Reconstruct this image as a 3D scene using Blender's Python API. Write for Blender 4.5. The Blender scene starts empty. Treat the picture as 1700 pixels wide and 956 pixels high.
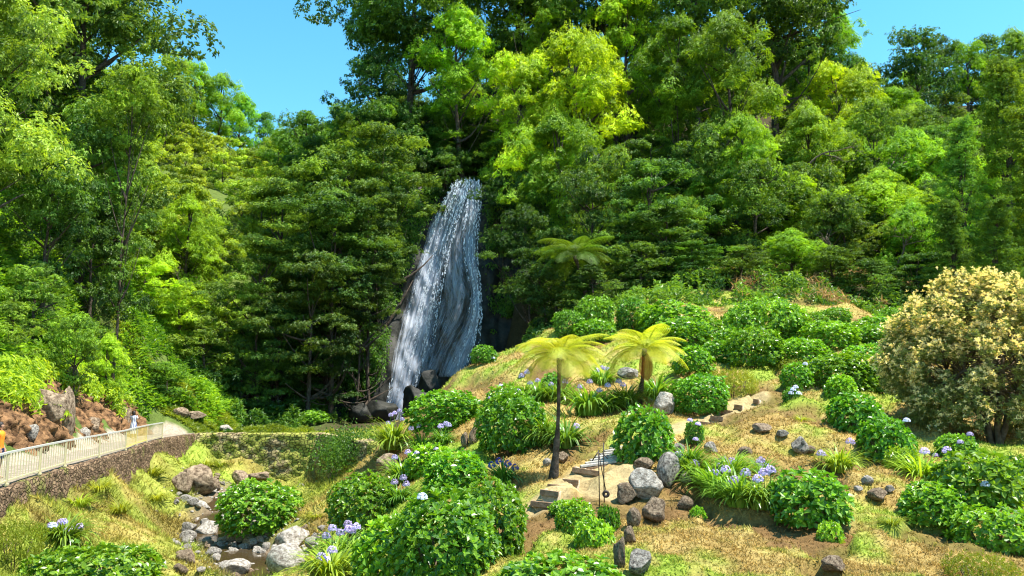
import bpy, math, random
import numpy as np
from mathutils import Vector, Matrix

# ------------------------------------------------------------------ camera, sky, sun, exposure
S = bpy.context.scene
COL = S.collection
F = 1334.0
PITCH = math.radians(7.6)
cam_d = bpy.data.cameras.new('camera')
cam = bpy.data.objects.new('camera', cam_d); COL.objects.link(cam)
cam_d.sensor_width = 36.0; cam_d.lens = 36.0 * F / 1700.0
cam_d.clip_start = 0.1; cam_d.clip_end = 3000
cam.location = (0, 0, 0); cam.rotation_euler = (math.pi / 2 + PITCH, 0, 0)
S.camera = cam

SUN_EL, SUN_AZ = math.radians(66), math.radians(104)      # azimuth from +Y (straight ahead) towards +X
W = bpy.data.worlds.new('World'); S.world = W; W.use_nodes = True
wn = W.node_tree.nodes; wl = W.node_tree.links
bg = wn['Background']
sky = wn.new('ShaderNodeTexSky'); sky.sky_type = 'NISHITA'; sky.sun_disc = False
sky.sun_elevation = SUN_EL; sky.sun_rotation = SUN_AZ
sky.altitude = 0; sky.air_density = 1.0; sky.dust_density = 0.2; sky.ozone_density = 3.0
hsky = wn.new('ShaderNodeHueSaturation'); hsky.inputs['Saturation'].default_value = 1.25; hsky.inputs['Hue'].default_value = .474
wl.new(sky.outputs[0], hsky.inputs['Color']); wl.new(hsky.outputs[0], bg.inputs['Color']); bg.inputs['Strength'].default_value = 0.14
sun_d = bpy.data.lights.new('sun', 'SUN'); sun = bpy.data.objects.new('sun', sun_d); COL.objects.link(sun)
sun_d.energy = 5.0; sun_d.angle = math.radians(0.53); sun_d.color = (1.0, 0.95, 0.86)
sdir = Vector((math.sin(SUN_AZ) * math.cos(SUN_EL), math.cos(SUN_AZ) * math.cos(SUN_EL), math.sin(SUN_EL)))
sun.rotation_euler = sdir.to_track_quat('Z', 'Y').to_euler()
sun.location = (0, 0, 60)
S.view_settings.view_transform = 'Standard'; S.view_settings.look = 'None'
S.view_settings.exposure = 1.15; S.view_settings.gamma = 1.0; S.view_settings.use_curve_mapping = False
S.render.engine = 'CYCLES'
cy = S.cycles
cy.max_bounces = 7; cy.diffuse_bounces = 4; cy.glossy_bounces = 2; cy.transmission_bounces = 4
cy.filter_width = 1.15; cy.transparent_max_bounces = 10; cy.use_denoising = True
cy.caustics_reflective = False; cy.caustics_refractive = False

rng = np.random.default_rng(7)
random.seed(7)
PI = math.pi

# ------------------------------------------------------------------ helpers
def ray(px, py):
    u = (px - 850.0) / F; v = (478.0 - py) / F
    dy = math.cos(PITCH) - v * math.sin(PITCH); dz = math.sin(PITCH) + v * math.cos(PITCH)
    return u / dy, dz / dy                     # x and z per metre of depth
def P(px, py, Y):
    a, b = ray(px, py); return np.array([a * Y, Y, b * Y])
def pxof(x, y, z):
    c, s = math.cos(PITCH), math.sin(PITCH)
    fwd = y * c + z * s; up = -y * s + z * c
    return 850 + F * x / fwd, 478 - F * up / fwd

TAB = rng.random(65536).astype(np.float32)
def vnoise(p):
    p = np.asarray(p, dtype=np.float64)
    i = np.floor(p).astype(np.int64); f = p - i; f = f * f * (3 - 2 * f)
    out = 0
    for dx in (0, 1):
        for dy in (0, 1):
            for dz in (0, 1):
                h = ((i[..., 0] + dx) * 73856093) ^ ((i[..., 1] + dy) * 19349663) ^ ((i[..., 2] + dz) * 83492791)
                h = (h ^ (h >> 13)) & 65535
                w = (f[..., 0] if dx else 1 - f[..., 0]) * (f[..., 1] if dy else 1 - f[..., 1]) * (f[..., 2] if dz else 1 - f[..., 2])
                out = out + TAB[h] * w
    return out
def fbm(p, o=4, lac=2.1, g=0.5):
    p = np.asarray(p, dtype=np.float64); a = 1.0; s = 0; n = 0
    for k in range(o):
        s = s + a * vnoise(p + 17.3 * k); n += a; a *= g; p = p * lac
    return s / n
def n2(x, y, sc, o=3, z=0.0):
    return fbm(np.stack([x * sc, y * sc, np.full_like(x, z)], -1), o)

def norm(a): return a / np.maximum(np.linalg.norm(a, axis=-1, keepdims=True), 1e-9)

def mesh_np(name, V, faces, mats, attrs=None, mi=None, smooth=False):
    """faces: list of (m,k) int arrays"""
    me = bpy.data.meshes.new(name)
    V = np.asarray(V, dtype=np.float32)
    me.vertices.add(len(V)); me.vertices.foreach_set('co', V.ravel())
    faces = [np.asarray(f) for f in faces if len(f)]
    tot = np.concatenate([np.full(len(f), f.shape[1]) for f in faces]).astype(np.int32)
    loops = np.concatenate([f.ravel() for f in faces]).astype(np.int32)
    me.loops.add(len(loops)); me.loops.foreach_set('vertex_index', loops)
    me.polygons.add(len(tot))
    st = np.concatenate([[0], np.cumsum(tot)[:-1]]).astype(np.int32)
    me.polygons.foreach_set('loop_start', st)
    if mi is not None: me.polygons.foreach_set('material_index', np.asarray(mi, dtype=np.int32))
    me.polygons.foreach_set('use_smooth', np.full(len(tot), bool(smooth)))
    for m in (mats if isinstance(mats, (list, tuple)) else [mats]): me.materials.append(m)
    if attrs:
        for k, a in attrs.items():
            a = np.asarray(a, dtype=np.float32)
            if a.ndim == 1:
                at = me.attributes.new(k, 'FLOAT', 'POINT'); at.data.foreach_set('value', a)
            else:
                at = me.attributes.new(k, 'FLOAT_VECTOR', 'POINT'); at.data.foreach_set('vector', a.ravel())
    me.update(calc_edges=True)
    return me

class MB:
    """collects pieces, builds one mesh"""
    def __init__(s): s.V = []; s.F = {}; s.n = 0; s.T = []; s.M = {}
    def add(s, V, faces, tint=0.5, m=0):
        V = np.asarray(V, float).reshape(-1, 3)
        s.V.append(V)
        s.T.append(np.broadcast_to(np.asarray(tint, float), (len(V),)))
        if not isinstance(faces, list): faces = [faces]
        for f in faces:
            f = np.asarray(f)
            if len(f) == 0: continue
            s.F.setdefault(f.shape[1], []).append(f + s.n)
            s.M.setdefault(f.shape[1], []).append(np.full(len(f), m))
        s.n += len(V); return s
    def mesh(s, name, mats, smooth=False):
        V = np.concatenate(s.V); T = np.concatenate(s.T)
        ks = list(s.F); fs = [np.concatenate(s.F[k]) for k in ks]; mi = np.concatenate([np.concatenate(s.M[k]) for k in ks])
        return mesh_np(name, V, fs, mats, {'tint': T}, mi, smooth)

BOXF = np.array([[0, 3, 2, 1], [4, 5, 6, 7], [0, 1, 5, 4], [1, 2, 6, 5], [2, 3, 7, 6], [3, 0, 4, 7]])
def box_between(mb, a, b, w, h, tint=.5, m=0, up=(0, 0, 1)):
    a = np.array(a, float); b = np.array(b, float); d = norm(b - a); up = np.array(up, float)
    s = np.cross(d, up)
    if np.linalg.norm(s) < 1e-4: s = np.array([1., 0, 0])
    s = norm(s); u = norm(np.cross(s, d))
    V = []
    for p in (a, b):
        for i, j in ((-1, -1), (1, -1), (1, 1), (-1, 1)): V.append(p + s * i * w / 2 + u * j * h / 2)
    mb.add(V, BOXF, tint, m)
def tube(mb, pts, rad, k=7, tint=.5, m=0, rough=0.0):
    pts = np.asarray(pts, float); n = len(pts); rad = np.broadcast_to(np.asarray(rad, float), (n,))
    t = norm(np.gradient(pts, axis=0)); ref = np.array([0.31, 0.95, 0.1]); ref = ref / np.linalg.norm(ref)
    if abs(t[0] @ ref) > .9: ref = np.array([1., 0, 0])
    s = norm(np.cross(t, ref)); u = np.cross(s, t)
    an = np.arange(k) / k * 2 * PI
    R = rad[:, None] * (1 + rough * (rng.random((n, k)) - .5))
    V = pts[:, None, :] + R[..., None] * (np.cos(an)[None, :, None] * s[:, None, :] + np.sin(an)[None, :, None] * u[:, None, :])
    i = np.arange(n - 1)[:, None] * k; j = np.arange(k)[None, :]; jn = (j + 1) % k
    Fq = np.stack([i + j, i + jn, i + k + jn, i + k + j], -1).reshape(-1, 4)
    V = V.reshape(-1, 3)
    mb.add(V, [Fq, np.array([[ (n - 1) * k + q for q in range(k)]]), np.array([[k - 1 - q for q in range(k)]])], tint, m)

def leaves4(Pp, D, N, L, Wd, fold=0.25):
    """n folded rhombus leaves -> V,F"""
    n = len(Pp); D = norm(D); Sd = norm(np.cross(D, N)); N = np.cross(Sd, D)
    L = np.broadcast_to(L, (n,))[:, None]; Wd = np.broadcast_to(Wd, (n,))[:, None]
    a = Pp; c = Pp + D * L - N * L * .12
    b = Pp + D * L * .45 + Sd * Wd / 2 + N * Wd * fold; d = Pp + D * L * .45 - Sd * Wd / 2 + N * Wd * fold
    V = np.stack([a, b, c, d], 1).reshape(-1, 3)
    Fq = np.arange(n * 4).reshape(-1, 4)
    return V, Fq
def leaves6(Pp, D, N, L, Wd, fold=0.28, droop=.18):
    n = len(Pp); D = norm(D); Sd = norm(np.cross(D, N)); N = np.cross(Sd, D)
    L = np.broadcast_to(L, (n,))[:, None]; Wd = np.broadcast_to(Wd, (n,))[:, None]
    a = Pp; t = Pp + D * L - N * L * droop
    v = [a, Pp + D * L * .3 + Sd * Wd * .46 + N * Wd * fold, Pp + D * L * .68 + Sd * Wd * .42 + N * (Wd * fold - L * droop * .4),
         t, Pp + D * L * .68 - Sd * Wd * .42 + N * (Wd * fold - L * droop * .4), Pp + D * L * .3 - Sd * Wd * .46 + N * Wd * fold]
    V = np.stack(v, 1).reshape(-1, 3)
    b = np.arange(n)[:, None] * 6
    Fq = np.concatenate([b + np.array([[0, 1, 2, 3]]), b + np.array([[0, 3, 4, 5]])])
    return V, Fq
def rdir(n, r=None):
    return norm((r or rng).normal(size=(n, 3)))

def link(o, parent=None):
    COL.objects.link(o)
    if parent is not None: o.parent = parent
    return o
def obj(name, me, parent=None, loc=None, rot=None, scale=None, color=None):
    o = bpy.data.objects.new(name, me); link(o, parent)
    if loc is not None: o.location = loc
    if rot is not None: o.rotation_euler = rot
    if scale is not None: o.scale = scale
    if color is not None: o.color = (*color, 1)
    return o
def thing(name, label, cat, loc=(0, 0, 0), rz=0, group=None, scale=None):
    o = bpy.data.objects.new(name, None); link(o); o.empty_display_size = .2
    o.location = loc; o.rotation_euler = (0, 0, rz); o['label'] = label; o['category'] = cat
    if group: o['group'] = group
    if scale is not None: o.scale = scale
    return o
def tag(o, label, cat, group=None, kind=None):
    o['label'] = label; o['category'] = cat
    if group: o['group'] = group
    if kind: o['kind'] = kind
    return o
def struct(o, kind='structure'):
    o['kind'] = kind; return o

# ------------------------------------------------------------------ materials
def newmat(name):
    m = bpy.data.materials.new(name); m.use_nodes = True
    nt = m.node_tree; nt.nodes.clear()
    return m, nt, nt.nodes, nt.links
def leaf_mat(name, dark, light, trans=.35, rough=.5, spec=.35, tcol=None, hv=.03, vv=.25, patch=0.0):
    m, nt, N, Lk = newmat(name)
    out = N.new('ShaderNodeOutputMaterial'); at = N.new('ShaderNodeAttribute'); at.attribute_name = 'tint'
    oi = N.new('ShaderNodeObjectInfo')
    mx = N.new('ShaderNodeMix'); mx.data_type = 'RGBA'
    mx.inputs[6].default_value = (*dark, 1); mx.inputs[7].default_value = (*light, 1)
    Lk.new(at.outputs['Fac'], mx.inputs[0])
    mul = N.new('ShaderNodeMix'); mul.data_type = 'RGBA'; mul.blend_type = 'MULTIPLY'; mul.inputs[0].default_value = 1
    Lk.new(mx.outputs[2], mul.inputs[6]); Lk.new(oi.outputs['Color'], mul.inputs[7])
    hs = N.new('ShaderNodeHueSaturation')
    mr = N.new('ShaderNodeMapRange'); mr.inputs[3].default_value = .5 - hv; mr.inputs[4].default_value = .5 + hv
    Lk.new(oi.outputs['Random'], mr.inputs[0]); Lk.new(mr.outputs[0], hs.inputs['Hue'])
    mr2 = N.new('ShaderNodeMapRange'); mr2.inputs[3].default_value = 1 - vv; mr2.inputs[4].default_value = 1 + vv
    mm = N.new('ShaderNodeMath'); mm.operation = 'MULTIPLY'; mm.inputs[1].default_value = 7.31
    fr = N.new('ShaderNodeMath'); fr.operation = 'FRACT'
    Lk.new(oi.outputs['Random'], mm.inputs[0]); Lk.new(mm.outputs[0], fr.inputs[0]); Lk.new(fr.outputs[0], mr2.inputs[0])
    Lk.new(mr2.outputs[0], hs.inputs['Value'])
    Lk.new(mul.outputs[2], hs.inputs['Color'])
    pb = N.new('ShaderNodeBsdfPrincipled'); pb.inputs['Roughness'].default_value = rough
    pb.inputs['Specular IOR Level'].default_value = spec
    Lk.new(hs.outputs[0], pb.inputs['Base Color'])
    tr = N.new('ShaderNodeBsdfTranslucent')
    g = N.new('ShaderNodeMix'); g.data_type = 'RGBA'; g.blend_type = 'MULTIPLY'; g.inputs[0].default_value = 1
    g.inputs[7].default_value = (*(tcol or (1.9, 1.7, .5)), 1)
    Lk.new(hs.outputs[0], g.inputs[6]); Lk.new(g.outputs[2], tr.inputs[0])
    ms = N.new('ShaderNodeMixShader'); ms.inputs[0].default_value = trans
    Lk.new(pb.outputs[0], ms.inputs[1]); Lk.new(tr.outputs[0], ms.inputs[2]); Lk.new(ms.outputs[0], out.inputs[0])
    return m
def simple_mat(name, col, rough=.7, spec=.3, metal=0, noise=0, nscale=5, col2=None, bump=0, bscale=20, detail=6, obj_coords=True):
    m, nt, N, Lk = newmat(name)
    out = N.new('ShaderNodeOutputMaterial'); pb = N.new('ShaderNodeBsdfPrincipled')
    pb.inputs['Roughness'].default_value = rough; pb.inputs['Specular IOR Level'].default_value = spec; pb.inputs['Metallic'].default_value = metal
    pb.inputs['Base Color'].default_value = (*col, 1)
    tc = N.new('ShaderNodeTexCoord')
    if col2 is not None:
        nz = N.new('ShaderNodeTexNoise'); nz.inputs['Scale'].default_value = nscale; nz.inputs['Detail'].default_value = detail
        nz.inputs['Roughness'].default_value = .65
        rp = N.new('ShaderNodeValToRGB'); rp.color_ramp.elements[0].position = .38; rp.color_ramp.elements[1].position = .62
        rp.color_ramp.elements[0].color = (*col, 1); rp.color_ramp.elements[1].color = (*col2, 1)
        Lk.new(tc.outputs['Object'], nz.inputs['Vector']); Lk.new(nz.outputs['Fac'], rp.inputs[0]); Lk.new(rp.outputs[0], pb.inputs['Base Color'])
    if bump:
        n3 = N.new('ShaderNodeTexNoise'); n3.inputs['Scale'].default_value = bscale; n3.inputs['Detail'].default_value = 8; n3.inputs['Roughness'].default_value = .7
        bp = N.new('ShaderNodeBump'); bp.inputs['Strength'].default_value = bump; bp.inputs['Distance'].default_value = .09
        Lk.new(tc.outputs['Object'], n3.inputs['Vector']); Lk.new(n3.outputs['Fac'], bp.inputs['Height']); Lk.new(bp.outputs[0], pb.inputs['Normal'])
    Lk.new(pb.outputs[0], out.inputs[0])
    return m

M = {}
M['broad'] = leaf_mat('broad_leaf', (.05, .11, .018), (.27, .42, .05), .33, .5, .3, hv=.012, vv=.18)
M['laurel'] = leaf_mat('laurel_leaf', (.07, .13, .02), (.33, .46, .08), .32, .45, .4, hv=.01)
M['layer'] = leaf_mat('layered_leaf', (.04, .11, .02), (.26, .42, .055), .3, .5, .3, hv=.012, vv=.18)
M['acacia'] = leaf_mat('acacia_leaf', (.12, .22, .02), (.42, .60, .04), .38, .55, .25, hv=.01, vv=.15)
M['conifer'] = leaf_mat('conifer_needle', (.07, .14, .02), (.27, .40, .045), .32, .6, .2, hv=.012)
M['hill'] = leaf_mat('hill_leaf', (.13, .22, .025), (.44, .58, .07), .34, .5, .3, hv=.012)
M['hyd'] = leaf_mat('hydrangea_leaf', (.03, .13, .006), (.32, .55, .05), .28, .36, .5, hv=.012, vv=.15, tcol=(1.6, 1.6, .3))
M['aga'] = leaf_mat('agapanthus_leaf', (.08, .18, .015), (.26, .44, .05), .28, .3, .6, hv=.015)
M['azalea'] = leaf_mat('azalea_leaf', (.14, .19, .012), (.34, .38, .03), .35, .5, .3, hv=.01)
M['fern'] = leaf_mat('fern_leaf', (.30, .36, .03), (.62, .64, .09), .42, .5, .3, hv=.012, tcol=(1.5, 1.4, .35))
M['rhodo'] = leaf_mat('rhododendron_leaf', (.15, .18, .05), (.40, .42, .14), .3, .4, .5)
M['rhodo_tip'] = leaf_mat('rhododendron_tip', (.68, .64, .32), (.92, .89, .58), .3, .5, .3)
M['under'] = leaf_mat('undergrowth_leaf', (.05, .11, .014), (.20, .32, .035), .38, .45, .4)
M['ginger'] = leaf_mat('bank_leaf', (.12, .23, .015), (.40, .56, .045), .42, .42, .4)
M['grass'] = leaf_mat('grass_blade', (.5, .5, .5), (1, 1, 1), .3, .7, .15)
M['dry'] = leaf_mat('dry_leaf', (.25, .15, .05), (.5, .36, .17), .3, .7, .2, tcol=(1.2, 1, .6))
M['bark'] = simple_mat('bark', (.045, .032, .022), .9, .2, col2=(.13, .10, .075), nscale=6, bump=.8, bscale=14)
M['twig'] = simple_mat('twig', (.10, .07, .045), .9, .2, col2=(.2, .16, .11), nscale=6)
M['lilac'] = leaf_mat('lilac_petal', (.55, .47, .72), (.80, .71, .90), .3, .6, .2, tcol=(1.1, 1, 1.2))
M['violet'] = leaf_mat('violet_petal', (.12, .10, .45), (.28, .25, .7), .3, .6, .2, tcol=(1.1, 1, 1.2))
M['whitepetal'] = leaf_mat('white_petal', (.62, .66, .85), (.85, .86, .92), .3, .6, .2, tcol=(1, 1, 1))
M['stem'] = leaf_mat('flower_stem', (.10, .2, .03), (.2, .3, .06), .2, .5, .3)
M['rock'] = simple_mat('grey_rock', (.07, .055, .045), .85, .3, col2=(.46, .42, .36), nscale=4.5, bump=1.0, bscale=9, detail=10)
M['rockpale'] = simple_mat('pale_rock', (.17, .14, .11), .85, .3, col2=(.56, .51, .44), nscale=5, bump=.9, bscale=9, detail=10)
M['rockbrown'] = simple_mat('brown_rock', (.08, .05, .03), .9, .25, col2=(.40, .30, .20), nscale=4.5, bump=1.0, bscale=9, detail=10)
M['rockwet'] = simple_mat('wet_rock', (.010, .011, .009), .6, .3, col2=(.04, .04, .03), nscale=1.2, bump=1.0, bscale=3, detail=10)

def cover_mat():
    """ground: vertex-painted cover kinds (what grows or lies there) mixed with fine noise"""
    m, nt, N, Lk = newmat('ground_cover')
    out = N.new('ShaderNodeOutputMaterial'); pb = N.new('ShaderNodeBsdfPrincipled'); pb.inputs['Roughness'].default_value = .95
    pb.inputs['Specular IOR Level'].default_value = .1
    at = N.new('ShaderNodeAttribute'); at.attribute_name = 'cover'
    tc = N.new('ShaderNodeTexCoord')
    n1 = N.new('ShaderNodeTexNoise'); n1.inputs['Scale'].default_value = 9; n1.inputs['Detail'].default_value = 8; n1.inputs['Roughness'].default_value = .75
    n2_ = N.new('ShaderNodeTexNoise'); n2_.inputs['Scale'].default_value = 1.6; n2_.inputs['Detail'].default_value = 8; n2_.inputs['Roughness'].default_value = .7
    for n in (n1, n2_): Lk.new(tc.outputs['Object'], n.inputs['Vector'])
    r1 = N.new('ShaderNodeMapRange'); r1.inputs[1].default_value = .3; r1.inputs[2].default_value = .7; r1.inputs[3].default_value = .55; r1.inputs[4].default_value = 1.4
    Lk.new(n1.outputs['Fac'], r1.inputs[0])
    r2 = N.new('ShaderNodeMapRange'); r2.inputs[1].default_value = .35; r2.inputs[2].default_value = .65; r2.inputs[3].default_value = .78; r2.inputs[4].default_value = 1.2
    Lk.new(n2_.outputs['Fac'], r2.inputs[0])
    mu = N.new('ShaderNodeMath'); mu.operation = 'MULTIPLY'; Lk.new(r1.outputs[0], mu.inputs[0]); Lk.new(r2.outputs[0], mu.inputs[1])
    vm = N.new('ShaderNodeVectorMath'); vm.operation = 'SCALE'
    Lk.new(at.outputs['Vector'], vm.inputs[0]); Lk.new(mu.outputs[0], vm.inputs['Scale'])
    Lk.new(vm.outputs[0], pb.inputs['Base Color'])
    bp = N.new('ShaderNodeBump'); bp.inputs['Strength'].default_value = 1.0; bp.inputs['Distance'].default_value = .08
    Lk.new(n1.outputs['Fac'], bp.inputs['Height']); Lk.new(bp.outputs[0], pb.inputs['Normal'])
    Lk.new(pb.outputs[0], out.inputs[0])
    return m
M['ground'] = cover_mat()

# ------------------------------------------------------------------ the lie of the land
ANCH = [  # visible surface of the garden hill: pixel column, pixel row, depth in metres
 (600,955,19),(680,955,16.8),(750,955,15.5),(900,955,14),(1100,955,13.5),(1300,955,13.5),(1500,955,13.5),(1700,955,14),(1850,955,14.5),
 (560,880,26),(640,800,29),(700,745,33),(655,722,42),(690,690,44),(520,850,36),
 (800,780,25),(890,845,19),(1000,835,18.6),(1100,835,18.2),(1300,850,17.3),(1500,860,17.3),(1700,860,17.6),(1850,860,18),
 (900,775,22.5),(1000,765,22.6),(1150,760,21.6),(1300,765,21),(1450,775,21),(1700,775,21.5),(1850,780,22),
 (760,710,31),(850,745,26),(950,705,26.5),(1060,692,27),(1170,690,27),(1300,700,24.8),(1400,705,25),(1600,715,26),(1800,720,27),
 (730,650,42),(800,640,38),(900,640,33.5),(1000,640,33),(1100,630,33.5),(1250,630,31),(1400,630,32),(1550,640,34),(1750,650,34),
 (800,602,43),(850,585,43),(900,562,45),(1000,560,43),(1150,560,43),(1300,580,39),(1450,580,40),(1600,600,40),(1750,600,42),
 (960,535,49),(1050,525,50),(1150,520,51),(1280,540,47),(1400,530,50),(1550,540,52),(1750,560,52),
 (1200,490,58),(1400,490,60),(1050,505,56),(1500,500,61)]
AN = np.array(ANCH, float)
_c = 30.0
def _K(d): return np.sqrt(d * d + _c * _c)
_A = np.stack([AN[:, 0], AN[:, 1] * 2.2], 1)
_Km = _K(np.linalg.norm(_A[:, None] - _A[None], axis=-1)); 
_lg = np.log(AN[:, 2]); _mu = _lg.mean()
_wd = np.linalg.solve(_Km - 15 * np.eye(len(_A)), _lg - _mu)
def hillY(px, py):
    q = np.array([px, py * 2.2]); return float(math.exp(_mu + _K(np.linalg.norm(_A - q, axis=1)) @ _wd))

PZ = -2.7
FENCE = [(-330, 1010), (-150, 880), (0, 808), (63, 788), (105, 775), (160, 761), (205, 748), (237, 736), (270, 727), (310, 721)]
def onz(px, py, z):
    a, b = ray(px, py); Y = z / b; return np.array([a * Y, Y, z])
FL = np.array([onz(a, b, PZ) for a, b in FENCE])
DAM = np.array([onz(a, b, PZ) for a, b in [(322, 719.5), (345, 719), (440, 719), (532, 719)]])
DAMY = DAM[-1][1]
WING = P(628, 722, 47.0); WING[2] = PZ
GROUND_PTS = []
for a in ANCH: GROUND_PTS.append(P(*a))
EXTRA = [  # the rest of the valley
 # stream bed and its banks
 (430,955,30),(400,905,35),(380,880,38),(350,850,44),(390,815,51),(470,803,55.5),(560,800,54),(600,790,52),
 (500,835,43),(560,815,46),(520,880,34),(480,915,31),(540,940,26),(470,955,28),
 (300,955,27),(300,890,35),(260,850,40),(250,800,46),(330,790,53),(200,830,34),(200,880,30),(100,850,29),(100,900,25),(100,955,22),(0,955,19.5),(0,880,22),
 (-200,955,19),(180,955,24),(250,930,28),
 # behind the dam: gully and pool
 (400,712,64),(500,708,66),(600,705,68),(650,705,74),(700,700,76),(450,690,76),(560,690,78),(400,690,72),
 (870,625,58),(800,665,60),(730,695,60),(900,600,66),(960,560,66),
 # left slope
 (345,690,62),(300,700,58),(330,650,63),(250,600,62),(380,590,76),(430,610,82),(300,510,72),(200,450,60),(270,400,80),
 (0,540,41),(0,470,45),(0,380,51),(100,480,54),(100,400,62),(-150,500,38),(-150,300,52),(-300,400,40),(150,560,56),(60,560,47),
 (100,300,75),(0,200,72),(200,300,88),(330,420,98),(400,330,122),(300,260,130),(450,320,150),(370,240,170),(270,210,160),(460,285,178),(570,275,175),(100,100,150),(-150,60,110),(-400,0,120),
 (500,470,87),(550,330,97),(480,560,82),
 # above the falls
 
 (770,285,95),(700,290,95),(830,285,95),(770,250,105),(770,150,150),
 # right slope
 (900,490,66),(1000,500,62),(870,410,80),(900,290,92),(1000,410,78),(1100,290,92),(1150,410,74),(1200,460,65),(1300,400,78),(1300,455,66),(1400,450,66),
 (1300,270,102),(1500,410,76),(1500,470,66),(1600,320,97),(1700,430,70),(1700,500,60),(1850,480,62),(1850,300,95),(1500,240,127),(1650,200,142),(1700,170,152),(1450,190,152),(1600,175,157),(1900,160,150),
 (1300,130,150),(1000,120,150),(850,120,150)]
for a in EXTRA: GROUND_PTS.append(P(*a))
def back(p, q, d):      # point d metres to the left of the fence line p->q
    t = norm((q - p)[:2]); n = np.array([-t[1], t[0]]); return p[:2] + n * d
FBACK = []
for i in range(len(FL)):
    p = FL[max(i - 1, 0)]; q = FL[min(i + 1, len(FL) - 1)]
    t = norm((q - p)[:2]); n = np.array([-t[1], t[0]])
    FBACK.append(np.array([*(FL[i][:2] + n * 2.4), PZ]))
    for d, z in ((.3, PZ - .08), (2.5, PZ - .08)): GROUND_PTS.append(np.array([*(FL[i][:2] + n * d), z]))
    if i < 9: GROUND_PTS.append(np.array([*(FL[i][:2] - n * .9), PZ - .85 - .12 * i]))
    if 5 < i: GROUND_PTS.append(np.array([*(FL[i][:2] - n * 3.0), PZ - 2.2]))
    zt = [1.0, .8, .8, 1.0, 1.1, 1.2, 1.3, 1.5, 1.3, .4][i]
    GROUND_PTS.append(np.array([*(FL[i][:2] + n * 4.4), zt - 1.2])); GROUND_PTS.append(np.array([*(FL[i][:2] + n * 6.4), zt + .7]))
FBACK = np.array(FBACK)
for p in DAM: GROUND_PTS.append(p + [0, .5, -.1]); GROUND_PTS.append(p + [0, 3, -.1])
for k, p in enumerate(DAM[1:]):
    for dy_ in (1.0, 2.2, 3.6): GROUND_PTS.append(np.array([p[0] + (1.2 if k == 0 else 0) - (1.5 if k == 2 else 0), p[1] - dy_, [-5.4, -6.5, -6.7][k]]))
GROUND_PTS += [np.array([DAM[3][0] - 2, DAM[3][1] - 5, -6.4]), np.array([DAM[3][0] + .3, DAM[3][1] - 6, -5.6])]
GROUND_PTS.append(WING + [.7, 1.0, -.15]); GROUND_PTS.append(np.array([(DAM[-1][0] + WING[0]) / 2 + .8, (DAM[-1][1] + WING[1]) / 2 + 1.0, PZ - .1]))
# under and beside the camera, and beyond the ridges
GROUND_PTS += [np.array(p, float) for p in [(0, 3, -2.6), (8, 4, -2.4), (-8, 5, -3.6), (0, 9, -3.0), (10, 9, -2.8), (-9, 10, -4.2), (22, 10, -1.5), (25, 18, 0), (-20, 10, -3.5), (40, 35, 6), (60, 50, 16), (-45, 25, 10), (-60, 50, 30), (-9, 14, -4.2), (-13, 17, -4.6),
   (-90, 210, 60), (-40, 225, 50), (10, 230, 55), (60, 220, 60), (130, 220, 60), (180, 150, 60), (-160, 150, 80), (-150, 260, 45), (0, 300, 30), (150, 300, 35), (110, 60, 30)]]
for x_ in (-19, -16, -13, -10, -7, -4, -1, 2):
    zf = np.interp(x_, [-19, -16, -5, -1, 2], [0, -2.4, -2.4, 0, 3])
    GROUND_PTS += [np.array([x_, 78.5, zf]), np.array([x_, 82.5, zf]), np.array([x_, 76, zf - .2]), np.array([x_, 89.5, 22.3]), np.array([x_, 73, min(zf, -1) - .2])]
G = np.array(GROUND_PTS)
_gc = 1.2
Kg = np.sqrt(((G[:, None, :2] - G[None, :, :2]) ** 2).sum(-1) + _gc ** 2)
gm = G[:, 2].mean()
gw = np.linalg.solve(Kg - .25 * np.eye(len(G)), G[:, 2] - gm)
STREAM = np.array([P(455, 975, 28.5), P(425, 945, 31), P(398, 905, 35), P(385, 885, 37.5), P(352, 852, 44), P(385, 818, 51), P(440, 806, 55)])
STREAM_UP = np.array([[-15.5, 59.5, -3], [-13.5, 66, -3], [-11.5, 74, -3], [-11.3, 78, -3]])
def segdist(x, y, pl):
    d = np.full(x.shape, 1e9)
    for a, b in zip(pl[:-1], pl[1:]):
        ab = (b - a)[:2]; t = np.clip(((x - a[0]) * ab[0] + (y - a[1]) * ab[1]) / (ab @ ab), 0, 1)
        d = np.minimum(d, np.hypot(x - a[0] - t * ab[0], y - a[1] - t * ab[1]))
    return d
def base_h(x, y):
    x = np.asarray(x, float); y = np.asarray(y, float); out = np.empty(x.shape); xf = x.ravel(); yf = y.ravel(); of = np.empty(len(xf))
    for s in range(0, len(xf), 40000):
        e = s + 40000
        d = np.sqrt((xf[s:e, None] - G[None, :, 0]) ** 2 + (yf[s:e, None] - G[None, :, 1]) ** 2 + _gc ** 2)
        of[s:e] = gm + d @ gw
    out = of.reshape(x.shape)
    d = np.minimum(segdist(x, y, STREAM), segdist(x, y, STREAM_UP))
    out = out - .38 * np.exp(-(d / 1.3) ** 2)
    return out
FLR = np.vstack([FL, DAM]); _o = np.argsort(FL[:, 1]); FLY = FL[_o, 1]; FLX = FL[_o, 0]
def is_path(x, y):          # on the level walk behind the railing
    mid = np.vstack([(FL + FBACK) / 2, DAM[:1] + [0, 1.2, 0]])
    return segdist(x, y, mid) < 1.5
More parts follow.
